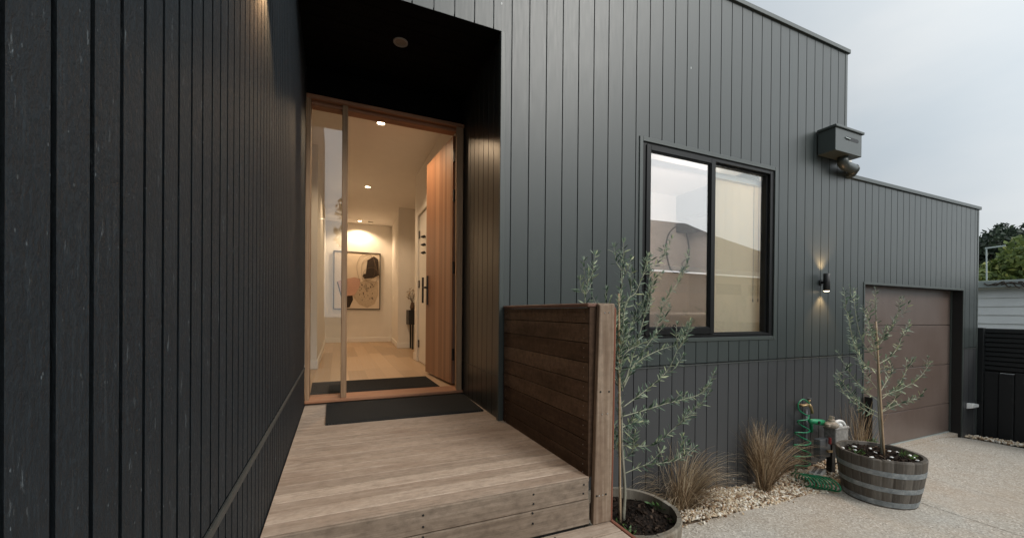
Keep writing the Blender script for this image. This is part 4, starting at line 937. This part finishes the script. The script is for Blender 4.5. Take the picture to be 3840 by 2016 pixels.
for k, (r_, l_) in enumerate(zig):
    pr_, pl_ = onY(2950+r_[0]/4.507, 1480+r_[1]/4.507, -.10), onY(2950+l_[0]/4.507, 1480+l_[1]/4.507, -.10)
    pts += [pr_, (pr_+pl_)/2+np.array([0, -.035, -.004]), pl_]
    if k < 4:
        r2 = zig[k+1][0]; p2 = onY(2950+r2[0]/4.507, 1480+r2[1]/4.507, -.10); pts.append((pl_+p2)/2+np.array([0, .03, 0]))
c0 = pts[-1]; pts += [c0*.5+np.array([4.02, -.10, G+.05])*.5]
pts = smooth_path(pts, 6)
n_ = 9*18; a0 = onZ(2998, 1800, G+.05); a1 = onZ(3122, 1820, G+.05)
for k in range(n_):
    tt = k/n_; c_ = a0+(a1-a0)*tt; a = 2*math.pi*9*tt; pts.append(c_+np.array([.022*math.cos(a), .088*math.cos(a)-.006*math.sin(7*tt), .012+.050*math.sin(a)]))
P = [np.array(p) for p in pts]; f.tube(P, .0066, 7); f.build('coil', M['hose'], hs, smooth=True)
sg = empty('spray_gun', (4.33, -.10, -1.10), 'green plastic hose spray gun hanging at the tap', 'spray gun')
f = MB(); a, b_ = onY(3036, 1577, -.11), onY(3086, 1583, -.115); f.tube([a, a+(b_-a)*.25, a+(b_-a)*.6, b_], [.019, .025, .029, .029], 16); f.build('barrel', M['sprayg'], sg, smooth=True)
f = MB(); f.tube([b_+(b_-a)*.001, b_+(b_-a)*.04], .024, 16); c_ = a+(b_-a)*.45+np.array([0, -.028, -.002]); f.tube([c_, c_+np.array([0, -.008, 0])], .016, 12); f.build('nozzle', M['blk'], sg, smooth=False)
f = MB(); h0, h1 = onY(3042, 1590, -.1), onY(3043, 1618, -.09); f.tube([a+(b_-a)*.1, h0, h1], [.017, .015, .014], 10); f.build('grip', M['hose'], sg, smooth=True)

gm = empty('gas_meter', (4.55, -.17, G), 'grey gas meter with white regulator hose and black post', 'gas meter')
yy = -.16
f = MB(); p0, p1 = onY(3106, 1640, yy), onY(3150, 1640, yy); z0_, z1_ = onY(3120, 1662, yy)[2], onY(3120, 1598, yy)[2]
f.box(p0[0]+.03, p1[0]+.05, yy-.05, yy+.06, z0_, z1_-.02); f.box(p0[0]+.02, p1[0]+.06, yy-.055, yy+.065, z1_-.03, z1_); f.build('meter_body', M['grey'], gm, bevel=.012, seg=3)
f = MB(); c_ = onY(3118, 1590, yy-.02); f.lathe(c_, [(.001, -.03), (.045, -.03), (.058, -.015), (.062, 0), (.055, .012), (.03, .028), (.028, .05), (.001, .052)], 20)
f.beam(c_+np.array([-.09, -.01, .0]), c_+np.array([.03, -.01, .012]), .03, .028); f.beam(c_+np.array([-.015, 0, .03]), c_+np.array([-.01, .0, .085]), .012, .03); f.beam(c_+np.array([.015, 0, .03]), c_+np.array([.022, .0, .075]), .012, .03); f.build('regulator', simple('weathered_regulator', (.34, .29, .23), .7, 0., .35, 60), gm, smooth=False, bevel=.004)
f = MB(); P = [onY(u, v, yy-.01) for u, v in ((3140, 1592), (3133, 1584), (3140, 1578), (3155, 1578), (3166, 1590), (3170, 1612), (3169, 1650))]; f.tube(smooth_path(P, 5), .014, 10); f.tube([P[0], P[0]+np.array([.035, -.01, -.004])], .022, 12); f.build('white_pipe', M['white'], gm, smooth=True)
f = MB(); b0 = onY(3118, 1665, yy); f.box(b0[0]-.025, b0[0]+.03, yy-.02, yy+.03, G, z0_+.01); f.build('post', M['blk'], gm)
f = MB(); f.box(b0[0]-.20, b0[0]-.03, yy-.01, yy+.05, z0_-.12, z0_+.06); f.build('bracket_box', M['greyd'], gm, bevel=.004)
f = MB(); r0_ = onY(3112, 1640, yy-.03); f.tube([r0_, r0_+np.array([.0, 0, -.06])], .012, 10); f.build('red_valve', simple('red_valve', (.18, .02, .018), .5), gm); f = MB(); p = onY(3112, 1690, yy-.02); f.beam(p+np.array([-.04, 0, .004]), p+np.array([.03, 0, -.006]), .02, .02); f.build('brass_union', M['brass'], gm)

vb = empty('vent_block', (4.3, -.1, G), 'pale perforated vent block lying on the gravel under the hose', 'vent block')
p = onZ(3065, 1765, G+.06); f = MB(); ca, sa = math.cos(.35), math.sin(.35)
def rb(f, x, y, z, lx, ly, lz): 
    C4 = [(-lx, -ly), (lx, -ly), (lx, ly), (-lx, ly)]; Q = [(p[0]+(x+a)*ca-(y+b_)*sa, p[1]+(x+a)*sa+(y+b_)*ca) for a, b_ in C4]; f.hexa([(a, b_, z) for a, b_ in Q], [(a, b_, z+lz) for a, b_ in Q], .5)
rb(f, 0, 0, G+.01, .105, .055, .055); vb.location = (p[0], p[1], G+.01); f.build('block', M['brick'], vb, bevel=.003)
f = MB()
for i in range(5):
    for j in range(2): rb(f, -.075+.0375*i, -.022+.044*j, G+.0655, .011, .014, .001)
f.build('hole_shade_patches', M['screw'], vb)  # dark patches on the solid top, colour stands in for shaded holes
f = MB(); P = [onZ(u, v, G+.035) for u, v in ((2862, 1815), (2885, 1800), (2920, 1790), (2960, 1784), (2990, 1781))]; P = [np.array([a[0], min(a[1], -.03), G+.04]) for a in P]; f.tube(smooth_path(P, 6), .011, 10); tag(f.build('drip_pipe', M['copper'], smooth=True), 'brown pipe half buried in the pebbles along the wall', 'pipe')
bo = empty('bollard', (5.37, -.06, G), 'dark steel post standing at the left edge of the garage door', 'post')
f = MB(); f.box(5.304, 5.430, -.097, -.022, G-.02, -.885, .5); f.build('box', M['blk'], bo, bevel=.003); f = MB(); f.box(5.306, 5.428, -.100, -.0975, G-.01, -.89, .5); f.build('front_plate', M['greyd'], bo)

# ------------------------------------------------------------------ fence, neighbours, trees
fe = empty('boundary_fence', (8.25, -1.5, -1.7), 'black fence of slats above vertical sleepers right of the garage', 'fence')
f = MB(); z = -.165
fy0, fy1 = -4.5, .10
for k in range(9): f.hexa([(8.215, fy0, z-.05), (8.235, fy0, z-.05), (8.235, fy1, z-.05), (8.215, fy1, z-.05)], [(8.222, fy0, z), (8.240, fy0, z), (8.240, fy1, z), (8.222, fy1, z)], .5); z -= .0635
f.build('slats', M['slatb'], fe, bevel=.003)
f = MB(); f.box(8.255, 8.27, fy0, fy1, -.76, -.16); f.build('backing', M['blk'], fe)
f = MB(); y = fy1; k = 0
while y > fy0: f.box(8.18+.012*(k % 2), 8.26, y-.135, y-.003, -1.85, -.74-.012*(k % 3), rng.random()); y -= .137; k += 1
f.build('sleepers', M['sleeper'], fe, bevel=.006)
for y in (-.005, -2.2, -4.4): f = MB(); f.box(8.165, 8.235, y-.035, y+.035, -1.15, -.152); f.build('post', M['slatb'], fe, bevel=.003)

sh = empty('shed', (13, 0, G), 'white weatherboard shed behind the black fence', 'shed')
SX = 11.
zz = [onX(3760, v, SX)[2] for v in (1232, 1196, 1171, 1146, 1121, 1096, 1071)]
zt = onX(3690, 1055, SX)[2]; zb_ = onX(3690, 1080, SX)[2]; pitch = .155
f = MB(); z = zb_-.03
while z > -2.2: f.hexa([(SX-.012, -4, z-pitch), (SX+.02, -4, z-pitch), (SX+.02, 3.2, z-pitch), (SX-.012, 3.2, z-pitch)], [(SX+.004, -4, z), (SX+.02, -4, z), (SX+.02, 3.2, z), (SX+.004, 3.2, z)], rng.random()); z -= pitch
f.box(SX+.03, 15, -4, 3.2, -2.2, zb_-.02); f.build('wall', M['wboard'], sh)
f = MB(); f.box(SX-.16, SX-.03, -4.3, 3.5, zb_, zt, .5); f.box(SX-.03, SX+.03, -4.3, 3.5, zb_+.005, zb_+.02, .5); f.build('gutter', M['fascia'], sh, bevel=.02, seg=2)
f = MB(); f.hexa([(SX-.1, -4.3, zt-.02), (15.2, -4.3, zt+.05), (15.2, 3.5, zt+.05), (SX-.1, 3.5, zt-.02)], [(SX-.1, -4.3, zt-.01), (15.2, -4.3, zt+.06), (15.2, 3.5, zt+.06), (SX-.1, 3.5, zt-.01)], .5); f.build('roof', M['fascia'], sh)
f = MB(); q = random.Random(3)
for k in range(5):
    u0 = 3690+k*32; P = [onX(u0+a*14, 1062+6*math.sin(k+a*1.3)+a*(q.random()*4-1), SX-.17) for a in range(6)]; f.tube(smooth_path(P, 4), .010, 5)
tag(f.build('bare_vine', M['trunk']), 'thin bare vine stems trailing over the shed gutter', 'vine')

def foliage(name, blobs, n, size, mat, parent, seed, flat=.6):
    q = np.random.RandomState(seed); mb = MB(); wts = np.array([b_[3]*b_[4] for b_ in blobs]); wts = wts/wts.sum()
    for k in q.choice(len(blobs), n, p=wts):
        x, y, z, rx, rz = blobs[k]; v = q.randn(3); v /= np.linalg.norm(v); rr = q.rand()**.38
        p = np.array([x, y, z])+v*rr*np.array([rx, rx, rz]); s_ = size*(.5+q.rand())
        a = q.randn(3); a /= np.linalg.norm(a); b_ = np.cross(a, q.randn(3)); b_ /= np.linalg.norm(b_)
        mb.face([p-a*s_, p+b_*s_*flat*.6, p+a*s_, p-b_*s_*flat*.6], min(1, max(0, .5+.28*q.randn())))
    return mb.build(name, mat, parent)
# bright bush behind the shed
def tree(name, label, cat, group, base, blobs, n, size, mat, seed, trunk_r, flat=.6):
    t = empty(name, base, label, cat, group); tk = MB(); top = max(b_[2] for b_ in blobs)
    tk.tube([base, (base[0], base[1], (base[2]+top)/2), (base[0]+.1, base[1], top)], [trunk_r, trunk_r*.6, trunk_r*.15], 8)
    for b_ in blobs[:10]: tk.tube([(base[0], base[1], base[2]*.4+b_[2]*.6), (b_[0], b_[1], b_[2])], [trunk_r*.35, trunk_r*.1], 5)
    tk.build('trunk', M['trunk'], t); foliage('crown', blobs, n, size, mat, t, seed, flat); return t
q = random.Random(12)
X0 = 18.
bl_ = []
for (u, v, s_) in ((3760, 1010, .62), (3800, 960, .65), (3835, 930, .6), (3720, 1030, .5), (3700, 1040, .45), (3850, 1000, .8), (3780, 1040, .6), (3830, 905, .45), (3745, 985, .4), (3880, 950, .9), (3680, 1050, .5), (3800, 920, .33), (3700, 1010, .22), (3690, 985, .16), (3900, 890, .8)):
    p = onX(u, v+(62 if v < 1000 else 25), X0+q.uniform(-.6, .6)); bl_.append((p[0], p[1], p[2], s_, s_*.8))
pb = onX(3800, 1000, X0)
tree('bush', 'bright green bushy tree rising behind the white shed', 'tree', None, (pb[0], pb[1], G-.13), bl_, 9000, .075, M['bushl'], 5, .12, .8)
# dark trees on the rise far behind
def dark(u, vtop, x, w_, seed, label, pine=False):
    q = random.Random(seed); p = onX(u, vtop, x); base = (p[0], p[1], G-.13); H_ = p[2]-base[2]; bl = []
    if pine:
        for k in range(10):
            z = p[2]-H_*.04-k*H_*.055; rad_ = w_*(.25+.09*k); 
            for a in range(3): an = q.random()*6.28; bl.append((p[0]+math.cos(an)*rad_*.6, p[1]+math.sin(an)*rad_*.6, z, rad_*.55, H_*.022))
    else:
        for k in range(16):
            hh = q.random(); bl.append((p[0]+q.uniform(-1, 1)*w_*(1-.6*hh), p[1]+q.uniform(-1, 1)*w_*(1-.6*hh), base[2]+H_*(.35+.58*hh), w_*.5*(1.1-.5*hh), w_*.42*(1.1-.5*hh)))
    tree('pine_tree' if pine else 'broadleaf_tree', label, 'tree', 'dark trees on the skyline', base, bl, 3800 if not pine else 2200, w_*.085 if not pine else w_*.06, M['pinel'], seed, H_*.012, .7)
dark(3686, 858, 46, 2.4, 1, 'dark tree nearest the garage corner on the skyline')
dark(3712, 850, 50, 2.6, 2, 'second dark rounded tree along the skyline')
dark(3748, 850, 48, 2.9, 3, 'broad dark tree left of the tall pines')
dark(3772, 826, 52, 2.6, 4, 'tall open pine, the left of the pair', True)
dark(3828, 830, 50, 2.6, 5, 'tall open pine at the right edge', True)
dark(3805, 880, 47, 2.8, 6, 'low dark tree between the two pines')
dark(3860, 880, 49, 3.0, 7, 'dark tree cut off by the right edge')
po = empty('clothes_line', tuple(onX(3700, 1050, 15.)), 'pale metal clothes line post and arm in front of the dark trees', 'clothes line')
f = MB(); a, b_ = onX(3699, 933, 15.), onX(3700, 1050, 15.); f.tube([a, b_], .014, 8); f.build('pole', M['fascia'], po); f = MB(); b_ = onX(3770, 921, 15.); f.tube([onX(3694, 931, 15.), b_], .018, 8); f.build('arm', M['fascia'], po)

# house across the street (seen only in the window reflection)
def mir(u, v, D): p = onY(u, v, D); return p[0], p[2]
nh = empty('brick_house', (14, -9, G), 'brick bungalow with gabled metal roof across the driveway', 'house')
Yn = -8.
f = MB(); f.box(9.3, 20, Yn-8, Yn, G-.13, 1.45); f.build('wall', M['nbrick'], nh)
f = MB()
f.hexa([(3, -7.6, 1.50), (13, -7.6, 1.50), (14.5, -11, 4.02), (5, -11, 3.87)], [(3, -7.6, 1.58), (13, -7.6, 1.58), (14.5, -11, 4.10), (5, -11, 3.95)], .5)
f.hexa([(13, -7.6, 1.50), (20.5, -7.6, 1.50), (21.5, -11, 2.5), (14.5, -11, 4.02)], [(13, -7.6, 1.58), (20.5, -7.6, 1.58), (21.5, -11, 2.58), (14.5, -11, 4.10)], .5)
f.hexa([(5, -11, 3.87), (14.5, -11, 4.02), (13, -16, 1.5), (3, -16, 1.5)], [(5, -11, 3.95), (14.5, -11, 4.10), (13, -16, 1.58), (3, -16, 1.58)], .5)
f.build('roof', M['nroof'], nh)
for xa in (12.9, 14.6): f = MB(); f.box(xa, xa+1.3, Yn+.003, Yn+.03, .7, 1.15); f.build('window', M['alu'], nh)
f = MB(); f.box(3, 20.4, -7.59, -7.53, 1.44, 1.60); f.build('gutter', M['wboard'], nh)
fc = MB(); fc.box(3, 22, -6.2, -6.14, G-.13, .62); tag(fc.build('paling_fence', M['nweath']), 'plain beige fence across the driveway', 'fence')
bl_ = [(8.8+.5*q.random(), -10.5+q.random(), 3.0+.6*q.random(), .5, .35) for _ in range(9)]
tree('garden_tree', 'loose tree beside the bungalow across the driveway', 'tree', None, (9, -10, G-.13), bl_, 1500, .09, M['pinel'], 9, .1)
bl_ = [(.6+1.4*q.random(), -13-q.random(), 2.2+2.2*q.random(), .8, .6) for _ in range(14)]
tree('street_tree', 'dark street tree behind the driveway entrance', 'tree', None, (1.3, -13.5, G-.13), bl_, 3000, .13, M['pinel'], 10, .14)
